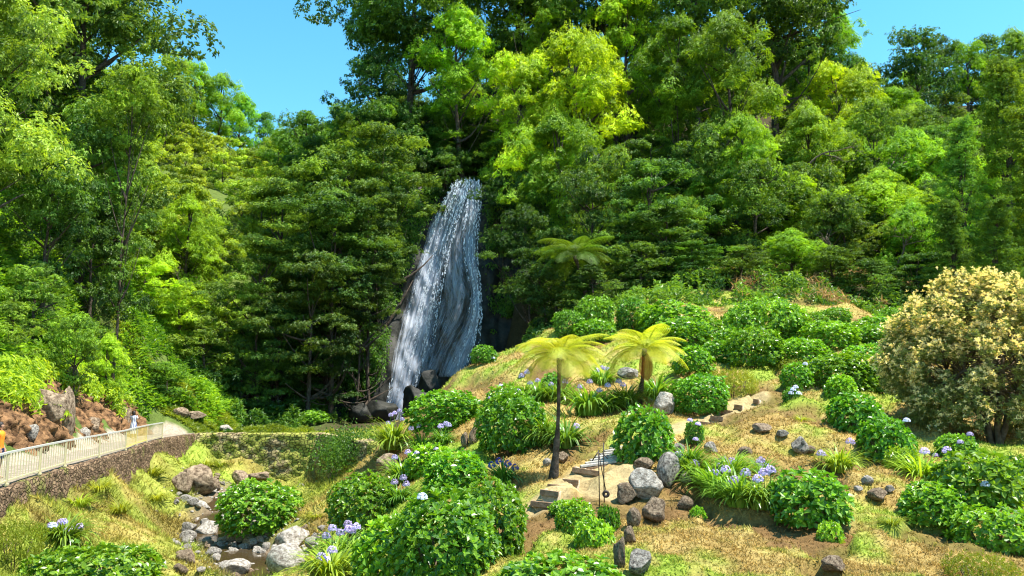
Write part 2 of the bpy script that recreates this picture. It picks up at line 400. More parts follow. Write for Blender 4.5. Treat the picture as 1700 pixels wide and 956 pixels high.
def hgt(x, y):
    x = np.asarray(x, float); y = np.asarray(y, float)
    h = base_h(x, y)
    amp = np.clip((y - 8) / 25, .25, 1.0)
    b = (n2(x, y, .35, 3) - .5) * 1.3 * amp + (n2(x, y, 1.1, 4, 5.) - .5) * .5 + (n2(x, y, 4.5, 2, 8.) - .5) * .09
    b = b - .24 * np.clip((n2(x, y, .55, 4, 21.) - .53) / .03, 0, 1) * (np.abs(x) < 40)
    flat = np.where(is_path(x, y), 0.0, 1.0)
    return h + b * flat
def h1(x, y): return float(hgt(np.array([x]), np.array([y]))[0])
def hit(px, py, Y0, span=.35):
    """ground point seen at this pixel, looking near depth Y0"""
    a, b = ray(px, py); Ys = np.linspace(Y0 * (1 - span), Y0 * (1 + span), 160)
    d = b * Ys - hgt(a * Ys, Ys); s = np.where((d[:-1] > 0) & (d[1:] <= 0))[0]
    if len(s) == 0:
        k = int(np.argmin(np.abs(d))); return np.array([a * Ys[k], Ys[k], h1(a * Ys[k], Ys[k])])
    k = s[np.argmin(np.abs(Ys[s] - Y0))]; t = d[k] / (d[k] - d[k + 1]); Y = Ys[k] + t * (Ys[k + 1] - Ys[k])
    return np.array([a * Y, Y, b * Y])

# cover colours (albedo of what covers the ground)
PATHLINES = [np.array([hit(890, 850, 19), hit(925, 815, 20), hit(960, 790, 21.5), hit(1010, 765, 22.8), hit(1060, 735, 24.5), hit(1120, 712, 26), hit(1180, 692, 27), hit(1225, 672, 28.5), hit(1262, 655, 29.5)]),
             np.array([hit(1330, 640, 31), hit(1365, 640, 31), hit(1340, 625, 32)])]
LAND = np.array([hit(985, 800, 20.5), hit(1030, 785, 21), hit(1000, 825, 19.5)])
def garden_mask(x, y):
    # 1 on the mown hill, 0 in the forest
    lim = np.interp(x, [-30, -9, -6, 1, 4, 12, 22, 30, 60], [30, 56, 50, 47, 55, 60, 60, 58, 45])
    xf = np.interp(y, FLY, FLX)
    right = np.clip((lim - y) / 2.0, 0, 1)
    left = np.clip((x - xf) / .5, 0, 1) * np.clip((59.8 - y) / .5, 0, 1)
    return np.where(x < -8, left, right)
def cover(x, y, h=None):
    a = n2(x, y, .22, 3, 2.); b = n2(x, y, .8, 4, 9.); c = n2(x, y, 2.6, 3, 4.)
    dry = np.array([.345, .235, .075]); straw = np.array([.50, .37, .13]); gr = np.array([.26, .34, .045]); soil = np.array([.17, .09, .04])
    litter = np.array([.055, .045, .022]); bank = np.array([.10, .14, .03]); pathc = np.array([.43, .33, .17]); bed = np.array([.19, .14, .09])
    w = np.clip((a * .5 + b * .5 - .455) / .12, 0, 1)[..., None]
    col = dry * (1 - w) + gr * w
    s = np.clip((c - .5) / .12, 0, 1)[..., None]; col = col * (1 - .55 * s) + straw * .55 * s
    s2 = np.clip((n2(x, y, .55, 4, 21.) - .53) / .05, 0, 1)[..., None]; col = col * (1 - .75 * s2) + soil * .75 * s2
    # greener down the left valley
    lv = np.clip((-x - 5) / 4, 0, 1)[..., None]; lv = lv * (.35 + .65 * np.clip((n2(x, y, .4, 3, 31.) - .4) / .15, 0, 1)[..., None]); col = col * (1 - .7 * lv) + gr * .7 * lv
    col = col * (1 - np.exp(-(segdist(x, y, STREAM) / 1.5) ** 4)[..., None]) + bed * np.exp(-(segdist(x, y, STREAM) / 1.5) ** 4)[..., None]
    for pl, wd in [(PATHLINES[0], .36), (PATHLINES[1], .4), (LAND, .55)]:
        p = np.exp(-(segdist(x, y, pl) / wd) ** 6)[..., None] * .85; col = col * (1 - p) + pathc * p
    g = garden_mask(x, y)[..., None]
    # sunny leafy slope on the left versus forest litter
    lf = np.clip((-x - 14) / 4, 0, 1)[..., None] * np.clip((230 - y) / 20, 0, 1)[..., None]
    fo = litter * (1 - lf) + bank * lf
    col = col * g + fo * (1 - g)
    pth = (is_path(x, y) & (segdist(x, y, (FL + FBACK) / 2) < 1.25))[..., None]
    col = np.where(pth, np.array([.40, .33, .25]), col)
    return col

# terrain sheet: a fan of rows that grow with distance
rows = [1.5]
while rows[-1] < 1500: rows.append(rows[-1] * (1.0075 if rows[-1] < 200 else 1.05))
rows = np.array(rows); cols = np.linspace(-1.5, 1.5, 520)
Yg, Tg = np.meshgrid(rows, cols, indexing='ij'); Xg = Yg * Tg + np.sign(Tg) * 0
Hg = hgt(Xg, np.minimum(Yg, 330)); 
far = np.clip((Yg - 200) / 130, 0, 1); Hg = Hg * (1 - far) + 25 * far
nr, nc = Xg.shape
idx = np.arange(nr * nc).reshape(nr, nc)
Fq = np.stack([idx[:-1, :-1], idx[:-1, 1:], idx[1:, 1:], idx[1:, :-1]], -1).reshape(-1, 4)
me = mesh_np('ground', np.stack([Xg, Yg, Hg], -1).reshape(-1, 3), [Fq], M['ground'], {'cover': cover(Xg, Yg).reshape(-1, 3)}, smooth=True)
struct(obj('ground', me))

# ------------------------------------------------------------------ walls, path, dam
def stone_wall_mat(name, c1, c2, moss, mossamt, scale=3.2, jmin=.18, jw=.12):
    m, nt, N, Lk = newmat(name)
    out = N.new('ShaderNodeOutputMaterial'); pb = N.new('ShaderNodeBsdfPrincipled'); pb.inputs['Roughness'].default_value = .92; pb.inputs['Specular IOR Level'].default_value = .2
    tc = N.new('ShaderNodeTexCoord'); mp = N.new('ShaderNodeMapping'); mp.inputs['Scale'].default_value = (1, 1, 1.6)
    Lk.new(tc.outputs['Object'], mp.inputs[0])
    nz = N.new('ShaderNodeTexNoise'); nz.inputs['Scale'].default_value = 1.5; nz.inputs['Detail'].default_value = 8
    Lk.new(tc.outputs['Object'], nz.inputs['Vector'])
    vo = N.new('ShaderNodeTexVoronoi'); vo.inputs['Scale'].default_value = scale; Lk.new(mp.outputs[0], vo.inputs['Vector'])
    ve = N.new('ShaderNodeTexVoronoi'); ve.feature = 'DISTANCE_TO_EDGE'; ve.inputs['Scale'].default_value = scale; Lk.new(mp.outputs[0], ve.inputs['Vector'])
    bw = N.new('ShaderNodeRGBToBW'); Lk.new(vo.outputs['Color'], bw.inputs[0])
    mx = N.new('ShaderNodeMix'); mx.data_type = 'RGBA'; mx.inputs[6].default_value = (*c1, 1); mx.inputs[7].default_value = (*c2, 1)
    Lk.new(bw.outputs[0], mx.inputs[0])
    rp = N.new('ShaderNodeMapRange'); rp.inputs[1].default_value = .62 - mossamt * .3; rp.inputs[2].default_value = .7 - mossamt * .3
    n4 = N.new('ShaderNodeTexNoise'); n4.inputs['Scale'].default_value = .5; n4.inputs['Detail'].default_value = 10; n4.inputs['Roughness'].default_value = .7
    Lk.new(tc.outputs['Object'], n4.inputs['Vector']); Lk.new(n4.outputs['Fac'], rp.inputs[0])
    mm = N.new('ShaderNodeMix'); mm.data_type = 'RGBA'; mm.inputs[7].default_value = (*moss, 1)
    Lk.new(rp.outputs[0], mm.inputs[0]); Lk.new(mx.outputs[2], mm.inputs[6])
    jt = N.new('ShaderNodeMapRange'); jt.inputs[1].default_value = .0; jt.inputs[2].default_value = jw; jt.inputs[3].default_value = jmin; jt.inputs[4].default_value = 1
    Lk.new(ve.outputs['Distance'], jt.inputs[0])
    ml = N.new('ShaderNodeVectorMath'); ml.operation = 'SCALE'; Lk.new(mm.outputs[2], ml.inputs[0]); Lk.new(jt.outputs[0], ml.inputs['Scale'])
    Lk.new(ml.outputs[0], pb.inputs['Base Color'])
    bp = N.new('ShaderNodeBump'); bp.inputs['Strength'].default_value = 1; bp.inputs['Distance'].default_value = .12
    ad = N.new('ShaderNodeMath'); ad.operation = 'ADD'; Lk.new(jt.outputs[0], ad.inputs[0]); Lk.new(nz.outputs['Fac'], ad.inputs[1])
    Lk.new(ad.outputs[0], bp.inputs['Height']); Lk.new(bp.outputs[0], pb.inputs['Normal'])
    Lk.new(pb.outputs[0], out.inputs[0]); return m
M['wallbrown'] = stone_wall_mat('brown_stone_wall', (.10, .06, .035), (.33, .22, .13), (.20, .20, .05), .2, 4.6, .42, .16)
M['dammoss'] = stone_wall_mat('mossy_stone_wall', (.20, .15, .07), (.55, .44, .24), (.34, .35, .07), .6, 3.4, .28, .10)

def wall_mesh(name, line, z0, z1, thick, mat, step=.14, disp=.12, batter=.08):
    """a rough masonry wall following a polyline; its front face is on the right of the line's direction"""
    line = np.asarray(line)[:, :2]; seg = np.linalg.norm(np.diff(line, axis=0), axis=1); L = np.concatenate([[0], np.cumsum(seg)])
    n = int(L[-1] / step) + 2; s = np.linspace(0, L[-1], n)
    x = np.interp(s, L, line[:, 0]); y = np.interp(s, L, line[:, 1])
    t = norm(np.stack([np.gradient(x), np.gradient(y)], 1))
    k = max(3, int(round(n * 0.05)));
    nx, ny = t[:, 1], -t[:, 0]
    zz = np.linspace(0, 1, max(8, int((z1 - z0) / step)))
    prof = [(thick / 2 + batter * (z1 - z0) * (1 - q), z0 + (z1 - z0) * q) for q in zz] + [(thick * .3, z1 + .02), (0, z1 + .03), (-thick * .3, z1 + .02)] + [(-thick / 2, z1), (-thick / 2, z0)]
    V = np.zeros((n, len(prof), 3))
    for j, (o, z) in enumerate(prof):
        V[:, j, 0] = x + nx * o; V[:, j, 1] = y + ny * o; V[:, j, 2] = z
    Z = V[..., 2]; q = np.stack([V[..., 0] * 2.6, V[..., 1] * 2.6, Z * 4.2], -1)
    cell = fbm(q, 2); d = (cell - .5) * 2 * disp
    V[..., 0] += nx[:, None] * d; V[..., 1] += ny[:, None] * d; V[..., 2] += (vnoise(q * 1.3 + 40) - .5) * disp * .7
    m_ = len(prof); i = np.arange(n - 1)[:, None] * m_; j = np.arange(m_ - 1)[None]
    Fq = np.stack([i + j, i + j + m_, i + j + m_ + 1, i + j + 1], -1).reshape(-1, 4)
    caps = [np.array([list(range(m_))]), np.array([list(range((n - 1) * m_, n * m_))[::-1]])]
    return mesh_np(name, V.reshape(-1, 3), [Fq] + caps, mat, smooth=True)
wl_line = [FL[i] for i in range(len(FL))] + [DAM[0]]
o = obj('retaining_wall', wall_mesh('retaining_wall', wl_line, -6.2, PZ - .03, .5, M['wallbrown']))
tag(o, 'rough brown stone retaining wall carrying the path and railing', 'wall')
mid = [DAM[0], DAM[1], DAM[2], DAM[3]]
o = obj('dam_wall', wall_mesh('dam_wall', mid, -7.2, PZ, .8, M['dammoss'], .13, .16, .05))
tag(o, 'mossy stone dam wall across the stream below the waterfall pool', 'dam')
o = obj('wing_wall', wall_mesh('wing_wall', [DAM[3] + [.1, .35, 0], (DAM[3] + WING) / 2 + [.1, .5, 0], WING, WING + [3, -2.2, 0]], -7.2, PZ - .03, .8, M['dammoss'], .14, .25, .22))
tag(o, 'moss covered wing wall at the shaded right end of the dam', 'wall')
# paved walk
V = []; n = 60
Lf = np.vstack([FL, DAM[:1]]); Lb = np.vstack([FBACK, DAM[:1] + [0, 2.4, 0]])
tt = np.linspace(0, len(Lf) - 1, n); kk = np.arange(len(Lf))
for q in tt:
    a = np.array([np.interp(q, kk, Lf[:, c]) for c in range(3)]); b = np.array([np.interp(q, kk, Lb[:, c]) for c in range(3)])
    for z, r in ((-.35, 0), (.0, 0), (.01, .33), (.01, .66), (0, 1), (-.35, 1)):
        p = a * (1 - r) + b * r; V.append([p[0], p[1], PZ + .03 + z])
i = np.arange(n - 1)[:, None] * 6; j = np.arange(5)[None]
Fq = np.stack([i + j, i + j + 1, i + j + 7, i + j + 6], -1).reshape(-1, 4)
M['paving'] = simple_mat('paving', (.20, .16, .12), .9, .2, col2=(.38, .32, .25), nscale=3, bump=.5, bscale=12)
struct(obj('path', mesh_np('path', V, [Fq], M['paving'])))

# earth bank behind the walk
M['earth'] = simple_mat('red_earth', (.055, .03, .016), .97, .1, col2=(.31, .17, .08), nscale=3.0, bump=1.0, bscale=7.0, detail=12)
bl = np.vstack([FBACK[:9], FBACK[9:10]]); seg = np.linalg.norm(np.diff(bl[:, :2], axis=0), axis=1); L = np.concatenate([[0], np.cumsum(seg)])
s = np.linspace(0, L[-1], 600); bx = np.interp(s, L, bl[:, 0]); by = np.interp(s, L, bl[:, 1])
t = norm(np.stack([np.gradient(bx), np.gradient(by)], 1)); nx, ny = -t[:, 1], t[:, 0]
top = np.interp(s, L, [1.2, 1.0, 1.0, 1.2, 1.3, 1.4, 1.5, 1.7, 1.5, .4][:len(L)])
nv = 60; q = np.linspace(0, 1, nv)
Z = PZ - .15 + (top[:, None] + .15 - PZ) * q[None]; off = 3.0 * (q[None] ** 1.5) * np.ones_like(Z)
X = bx[:, None] + nx[:, None] * off; Yb = by[:, None] + ny[:, None] * off
nn = fbm(np.stack([X * .9, Yb * .9, Z * .35], -1), 5) - .5; rid = 1 - np.abs(fbm(np.stack([X * 1.6, Yb * 1.6, Z * .5], -1) + 31, 4) - .5) * 4
n9 = fbm(np.stack([X * 3.2, Yb * 3.2, Z * 1.4], -1) + 50, 4) - .5
n10 = fbm(np.stack([X * 7, Yb * 7, Z * 2.2], -1) + 80, 3) - .5
dd = nn * 1.5 + rid * .22 + n9 * .8 + n10 * .45 + .2
dd *= np.clip((top[:, None] - PZ) / 2, .1, 1)
X -= nx[:, None] * (dd - .3); Yb -= ny[:, None] * (dd - .3)
V = np.stack([X, Yb, Z], -1).reshape(-1, 3); i = np.arange(len(s) - 1)[:, None] * nv; j = np.arange(nv - 1)[None]
Fq = np.stack([i + j, i + j + 1, i + j + nv + 1, i + j + nv], -1).reshape(-1, 4)
struct(obj('earth_bank', mesh_np('earth_bank', V, [Fq], M['earth'], smooth=True)))

BANK = (X.copy(), Yb.copy(), Z.copy())
# ------------------------------------------------------------------ railing
M['rail'] = simple_mat('cream_painted_metal', (.50, .45, .29), .6, .3, col2=(.60, .53, .30), nscale=2)
M['railyel'] = simple_mat('yellow_painted_metal', (.72, .55, .12), .5, .4, col2=(.75, .62, .22), nscale=2)
M['railtop'] = simple_mat('galvanised_rail', (.52, .50, .46), .5, .5)
rail_l = np.array([onz(a, b, PZ) for a, b in [(-120, 868), (-55, 834), (10, 806), (65, 788), (107, 775), (164, 760), (208, 747.5), (226, 740), (243, 734.5), (269, 727.5)]])
rt = thing('railing', 'cream and yellow metal railing along the path on the left', 'railing', tuple(rail_l[2]))
RH = .98
def loc(p): return np.asarray(p, float) - rail_l[2]
for i in range(len(rail_l) - 1):
    a, b = loc(rail_l[i]), loc(rail_l[i + 1]); d = norm(b - a); Ln = np.linalg.norm(b - a); z = np.array([0, 0, 1.])
    yel = M['railyel'] if i in (6, 7) else M['rail']
    mb = MB()
    a2 = a + d * .1; b2 = b - d * .1
    box_between(mb, a2 + z * .14, b2 + z * .14, .045, .05)
    nb = int(Ln / .30)
    for k in range(nb + 1):
        c = a2 + (b2 - a2) * k / nb; box_between(mb, c + z * .13, c + z * (RH - .04), .022, .03, up=d)
    pn = obj('railing_panel', mb.mesh('railing_panel', yel), rt)
    mb = MB(); box_between(mb, a + z * RH, b + z * RH, .07, .06); obj('top_rail', mb.mesh('top_rail', M['railtop']), rt)
for i in range(len(rail_l)):
    a = loc(rail_l[i]); d = norm(rail_l[min(i + 1, len(rail_l) - 1)] - rail_l[max(i - 1, 0)]); mb = MB()
    for s_ in (-.06, .06): box_between(mb, a + d * s_ + [0, 0, -.1], a + d * s_ + [0, 0, RH - .03], .05, .05, up=d)
    box_between(mb, a - d * .1 + [0, 0, .03], a + d * .1 + [0, 0, .03], .12, .05)
    obj('post', mb.mesh('post', M['rail']), rt)

# ------------------------------------------------------------------ cliff and waterfall
FOOT = P(655, 697, 80)
def cliffy(x, z):
    x = np.asarray(x, float); z = np.asarray(z, float)
    b = 80 + .16 * (z + 2.5)
    b = b + (fbm(np.stack([x * .22, z * .09, np.zeros_like(x)], -1), 4) - .5) * 5.0
    b = b + (fbm(np.stack([x * .9, z * .35, np.ones_like(x) * 7], -1), 4) - .5) * 1.6
    # recess behind the water, ledge steps
    b = b + 1.6 * np.exp(-((x + 8.2) / 4.5) ** 2)
    return b
def on_cliff(px, py, fwd=.25):
    a, b = ray(np.asarray(px, float), np.asarray(py, float)); Y = 81.0 + a * 0
    for _ in range(4): Y = cliffy(a * Y, b * Y) - fwd
    return np.stack([a * Y, Y, b * Y], -1)
xs = np.arange(-20, 4, .25); zs = np.arange(-4, 24.6, .28); X, Z = np.meshgrid(xs, zs, indexing='ij')
topz = 22.6 + (n2(xs, xs * 0, .2, 3) - .5) * 2
Zc = np.minimum(Z, topz[:, None]); Yc = cliffy(X, Zc) + np.maximum(Z - topz[:, None], 0) * 6
i = np.arange(len(xs) - 1)[:, None] * len(zs); j = np.arange(len(zs) - 1)[None]
Fq = np.stack([i + j, i + j + 1, i + j + len(zs) + 1, i + j + len(zs)], -1).reshape(-1, 4)
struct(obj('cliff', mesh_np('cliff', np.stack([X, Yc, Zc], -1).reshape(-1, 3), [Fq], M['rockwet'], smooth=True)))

def water_mat():
    m, nt, N, Lk = newmat('white_water')
    out = N.new('ShaderNodeOutputMaterial'); pb = N.new('ShaderNodeBsdfPrincipled'); pb.inputs['Base Color'].default_value = (.80, .87, 1.0, 1)
    pb.inputs['Roughness'].default_value = .5; pb.inputs['Specular IOR Level'].default_value = .5
    tr = N.new('ShaderNodeBsdfTransparent'); tl = N.new('ShaderNodeBsdfTranslucent'); tl.inputs[0].default_value = (.86, .9, .97, 1)
    m1 = N.new('ShaderNodeMixShader'); m1.inputs[0].default_value = .4; Lk.new(pb.outputs[0], m1.inputs[1]); Lk.new(tl.outputs[0], m1.inputs[2])
    at = N.new('ShaderNodeAttribute'); at.attribute_name = 'uvs'
    mp = N.new('ShaderNodeMapping'); mp.inputs['Scale'].default_value = (4.2, .5, 1); Lk.new(at.outputs['Vector'], mp.inputs[0])
    nz = N.new('ShaderNodeTexNoise'); nz.inputs['Scale'].default_value = 1; nz.inputs['Detail'].default_value = 7; nz.inputs['Roughness'].default_value = .66
    nz.inputs['Distortion'].default_value = .8
    Lk.new(mp.outputs[0], nz.inputs['Vector'])
    ta = N.new('ShaderNodeAttribute'); ta.attribute_name = 'tint'
    mr = N.new('ShaderNodeMapRange'); mr.inputs[1].default_value = .30; mr.inputs[2].default_value = .86; mr.inputs[3].default_value = 0; mr.inputs[4].default_value = .9
    ad = N.new('ShaderNodeMath'); ad.operation = 'ADD'; Lk.new(nz.outputs['Fac'], ad.inputs[0]); Lk.new(ta.outputs['Fac'], ad.inputs[1])
    Lk.new(ad.outputs[0], mr.inputs[0])
    ms = N.new('ShaderNodeMixShader'); Lk.new(mr.outputs[0], ms.inputs[0]); Lk.new(tr.outputs[0], ms.inputs[1]); Lk.new(m1.outputs[0], ms.inputs[2])
    Lk.new(ms.outputs[0], out.inputs[0]); return m
M['water'] = water_mat()
SH = {  # outline of each fall as seen, then laid onto the cliff: rows (py, left px, right px)
 'main': [(297, 752, 782), (320, 738, 778), (345, 724, 770), (375, 712, 760), (400, 706, 752), (430, 697, 745), (460, 688, 738), (490, 678, 733), (520, 668, 728), (550, 662, 724), (580, 655, 720), (610, 650, 712), (640, 646, 700), (670, 640, 684), (700, 634, 668)],
 'side': [(297, 772, 801), (320, 773, 801), (345, 770, 801), (370, 766, 798), (400, 764, 795), (430, 768, 794), (460, 774, 798), (490, 779, 800), (520, 774, 802), (545, 764, 799), (570, 748, 798), (600, 734, 790), (625, 726, 776)]}
wobj = None
SHM = dict(SH); SHM['mid'] = [(318, 760, 790), (345, 755, 785), (375, 745, 780), (400, 738, 776), (430, 730, 778), (460, 722, 784), (490, 716, 790), (520, 710, 784), (550, 706, 772), (580, 700, 756), (610, 692, 742), (640, 680, 722)]
for key, rw in SHM.items():
    rw = np.array(rw, float); npz = 90; nu = 40 if key == 'main' else 26
    pys = np.linspace(rw[0, 0], rw[-1, 0], npz); lo = np.interp(pys, rw[:, 0], rw[:, 1]); hi = np.interp(pys, rw[:, 0], rw[:, 2])
    for lay in range(2):
        A_, B_ = np.meshgrid(np.arange(npz), np.arange(nu), indexing='ij'); U_ = B_ / (nu - 1)
        px_ = lo[A_] + (hi[A_] - lo[A_]) * U_; py_ = pys[A_] + np.maximum(0, 1 - A_ / 14.) ** 2 * 9 * ((px_ - 778) / 26) ** 2 + np.maximum(0, 1 - A_ / 6.) * 4 * np.sin(px_ * .9)
        Pp = on_cliff(px_, py_, .22 + .3 * lay + .12 * np.sin(B_ * 1.3 + A_ * .1 + lay))
        UV = np.stack([U_ * (7.5 if key == 'main' else 4.2) + lay * 9.1 + .4 * np.sin(Pp[..., 2] * .5), Pp[..., 2] + lay * 3, A_ * 0.], -1).reshape(-1, 3)
        edge = np.minimum(U_, 1 - U_) * (nu - 1) / 4
        if key == 'main': dens = .02 + .05 * np.exp(-((U_ - (.15 + .25 * A_ / npz)) / .22) ** 2)
        elif key == 'mid': dens = -.07 - .05 * np.exp(-((U_ - .5) / .25) ** 2)
        else: dens = -.02 + .07 * np.exp(-((U_ - (.75 - .65 * np.maximum(0, A_ / npz - .7) / .3)) / .25) ** 2)
        dens = dens + (fbm(np.stack([U_ * 3.5 + 5 * lay, Pp[..., 2] * .16, A_ * 0. + lay], -1), 3) - .5) * .5
        T = (dens - .25 * np.maximum(0, 1 - edge * .6) - .10 * np.maximum(0, 1 - A_ / 5.) - .04 * lay).ravel(); V = Pp.reshape(-1, 3)
        i = np.arange(npz - 1)[:, None] * nu; j = np.arange(nu - 1)[None]
        Fq = np.stack([i + j, i + j + 1, i + j + nu + 1, i + j + nu], -1).reshape(-1, 4)
        me = mesh_np('water_sheet', V, [Fq], M['water'], {'uvs': np.array(UV), 'tint': np.array(T)}, smooth=True)
        if wobj is None:
            wobj = thing('waterfall', 'tall white waterfall sliding down the dark shaded cliff', 'waterfall')
        obj('water_sheet', me, wobj)
# falling drops and strands
def water_bits():
    m = simple_mat('water_drops', (.9, .93, .98), .4, .5); mb = MB(); r = np.random.default_rng(3)
    for key, rw in SH.items():
        rw = np.array(rw, float); cnt = 9000 if key == 'main' else 4500
        py = r.uniform(rw[0, 0], rw[-1, 0], cnt); u = r.random(cnt)
        lo = np.interp(py, rw[:, 0], rw[:, 1]); hi = np.interp(py, rw[:, 0], rw[:, 2]); px = lo + (hi - lo) * u
        st = vnoise(np.stack([u * 14, py * .006, np.full(cnt, 3.)], -1)) * .6 + vnoise(np.stack([u * 34, py * .02, np.full(cnt, 9.)], -1)) * .4
        keep = st + r.random(cnt) * .5 > .95
        for p in on_cliff(px[keep], py[keep], .75 + r.random(int(keep.sum())) * .3):
            L = r.uniform(.06, .3); w = r.uniform(.02, .07)
            q = p + [r.normal() * .25 * L - .15 * L, -.1 * L, -L]
            mb.add([p + [-w / 2, 0, 0], p + [w / 2, 0, 0], q + [w * .4, 0, 0], q + [-w * .4, 0, 0]], np.array([[0, 1, 2, 3]]))
    return mb.mesh('falling_drops', m)
dr = obj('falling_drops', water_bits(), wobj); dr['kind'] = 'stuff'

# water surfaces
def pool_mat():
    m, nt, N, Lk = newmat('stream_water')
    out = N.new('ShaderNodeOutputMaterial'); pb = N.new('ShaderNodeBsdfPrincipled'); pb.inputs['Base Color'].default_value = (.06, .04, .018, 1)
    pb.inputs['Roughness'].default_value = .08; pb.inputs['Specular IOR Level'].default_value = .6
    nz = N.new('ShaderNodeTexNoise'); nz.inputs['Scale'].default_value = 5; tc = N.new('ShaderNodeTexCoord'); Lk.new(tc.outputs['Object'], nz.inputs['Vector'])
    bp = N.new('ShaderNodeBump'); bp.inputs['Strength'].default_value = .35; bp.inputs['Distance'].default_value = .03
    Lk.new(nz.outputs['Fac'], bp.inputs['Height']); Lk.new(bp.outputs[0], pb.inputs['Normal']); Lk.new(pb.outputs[0], out.inputs[0]); return m
M['pool'] = pool_mat()
def ribbon(name, pl, wid, dz):
    pl = np.asarray(pl); kk = np.arange(len(pl)); V = []; n = 40
    t = np.linspace(0, len(pl) - 1, n); C = np.stack([np.interp(t, kk, pl[:, c]) for c in range(3)], 1)
    T = norm(np.gradient(C[:, :2], axis=0))
    for a in range(n):
        z = base_h(C[a:a + 1, 0], C[a:a + 1, 1])[0] + dz
        for b in (-1, -.33, .33, 1): V.append([C[a, 0] + T[a, 1] * b * wid, C[a, 1] - T[a, 0] * b * wid, z])
    i = np.arange(n - 1)[:, None] * 4; j = np.arange(3)[None]
    return mesh_np(name, V, [np.stack([i + j, i + j + 4, i + j + 5, i + j + 1], -1).reshape(-1, 4)], M['pool'], smooth=True)
struct(obj('stream_water', ribbon('stream_water', STREAM, 1.5, .16)))
struct(obj('pool_water', ribbon('pool_water', STREAM_UP, 3.2, .12)))

# ------------------------------------------------------------------ tree kit
def clump_leaves(r, C, R, n, L, Wd, flat=1.0, upb=.5, outb=.6, shell=.62, tintj=.5, drape=.2, per=9):
    """leaves in sprigs spread through the outer part of one clump"""
    m = max(3, n // per); d = rdir(m, r); rad = shell + (1 - shell) * r.random(m) ** .6
    d[:, 2] = np.where(d[:, 2] < -.3, d[:, 2] * .5, d[:, 2]); ax = norm(d * .9 + np.array([0, 0, upb]) + rdir(m, r) * .25)
    c = C + d * (rad * r.uniform(.85, 1.12, m))[:, None] * R * np.array([1, 1, flat]); tb = r.random(m)
    c = np.repeat(c, per, 0); ax = np.repeat(ax, per, 0); tb = np.repeat(tb, per); n = len(c)
    q = rdir(n, r); q = q - ax * (q * ax).sum(1)[:, None]; q = norm(q)
    D = norm(q + ax * r.uniform(-.1, .5, n)[:, None]); D[:, 2] -= drape * .5
    p = c + q * L * .25 * r.random((n, 1)) + ax * (L * .3 * r.normal(size=n))[:, None]; N = norm(ax + r.normal(size=(n, 3)) * .22)
    l = L * r.uniform(.7, 1.25, n); w = Wd * r.uniform(.8, 1.25, n)
    V, Fc = leaves4(p, D, N, l, w)
    return V, Fc, np.repeat(np.clip(tb * .8 + r.normal(size=n) * .12, 0, 1), 4)
def crown_shape(kind, h):
    if kind == 'round': return math.sqrt(max(0, 1 - (2 * (h - .45)) ** 2 * .85)) if h > .1 else .7
    if kind == 'cone': return (1 - h) * .95 + .1
    if kind == 'umbrella': return 1.0 if h < .6 else math.sqrt(max(.05, 1 - ((h - .6) / .4) ** 2))
    return 1
def make_tree(seed, H, R, c0, nclump, cr, nleaf, L, Wd, shape, flat, leafmat, upb=.5, lean=0, shell=.62, tone_amp=.42, elong=0, trunk_r=None, nlimb=9):
    r = np.random.default_rng(seed); tr = MB(); cw = MB()
    tr_r = trunk_r or H * .018
    ts = np.linspace(0, 1, 9); wig = np.cumsum(r.normal(size=(9, 2)) * H * .012, 0); wig -= wig[0]
    tp = np.stack([wig[:, 0] + lean * H * ts ** 2, wig[:, 1], ts * H * .9 - .25], 1)
    tube(tr, tp, tr_r * (1.15 - ts * .95), 8, .5, rough=.15)
    cs = []
    for k in range(nclump):
        h = (k + .5) / nclump if shape == 'cone' else r.random() ** .8
        if shape == 'cone': h = 1 - (1 - h) ** .75 if False else h ** 1.0
        lob = 1 + (.32 if shape == 'round' else .15) * math.sin(k * 2.39996 * 1 * 2 + seed + h * 9) + .25 * math.sin(h * 13 + seed * 2)
        rr = lob * crown_shape(shape, h) * R * math.sqrt(r.uniform(.25, 1.0)) * (1 + .18 * r.normal())
        a = k * 2.39996 + r.normal() * .4
        z = H * (c0 + (1 - c0) * h) - cr * .5
        ax = np.array([np.interp(z, tp[:, 2], tp[:, 0]), np.interp(z, tp[:, 2], tp[:, 1])])
        cs.append((np.array([ax[0] + math.cos(a) * rr, ax[1] + math.sin(a) * rr, z]), cr * r.uniform(.5, 1.45), ax))
    for c, q, ax in cs:
        n = int(nleaf * (q / cr) ** 2); t0 = r.uniform(-tone_amp, tone_amp)
        C = c; Rr = q
        V, Fc, T = clump_leaves(r, C, Rr, n, L, Wd, flat, upb, shell=shell)
        if elong:   # tapering upward tufts
            z = V[:, 2] - C[2]; s_ = 1 - np.clip(z / (Rr * 1.6), -0.4, .75); V[:, :2] = C[:2] + (V[:, :2] - C[:2]) * s_[:, None]; V[:, 2] = C[2] + z * (1 + elong * (z > 0))
        cw.add(V, Fc, np.clip(T * .7 + .15 + t0, 0, 1))
    idx_ = r.permutation(len(cs))[:nlimb * 3]
    for q_, k in enumerate(idx_):
        c, q, ax = cs[k]; zb = max(H * .12, c[2] - H * r.uniform(.08, .25)); b = np.array([np.interp(zb, tp[:, 2], tp[:, 0]), np.interp(zb, tp[:, 2], tp[:, 1]), zb])
        m_ = (b + c) / 2 + np.array([0, 0, -.06 * H * r.random()]) + r.normal(size=3) * .02 * H
        rr = tr_r * (.5 if q_ < nlimb else .25)
        tt_ = np.linspace(0, 1, 6)[:, None]; pts = (1 - tt_) ** 2 * b + 2 * tt_ * (1 - tt_) * m_ + tt_ ** 2 * c
        tube(tr, pts, rr * (1 - .8 * tt_[:, 0]), 5, .5)
    return dict(H=H, c0=c0, R=R * 1.15, trunk=tr.mesh('trunk', M['bark'], True), crown=cw.mesh('crown', leafmat))
PR = {}
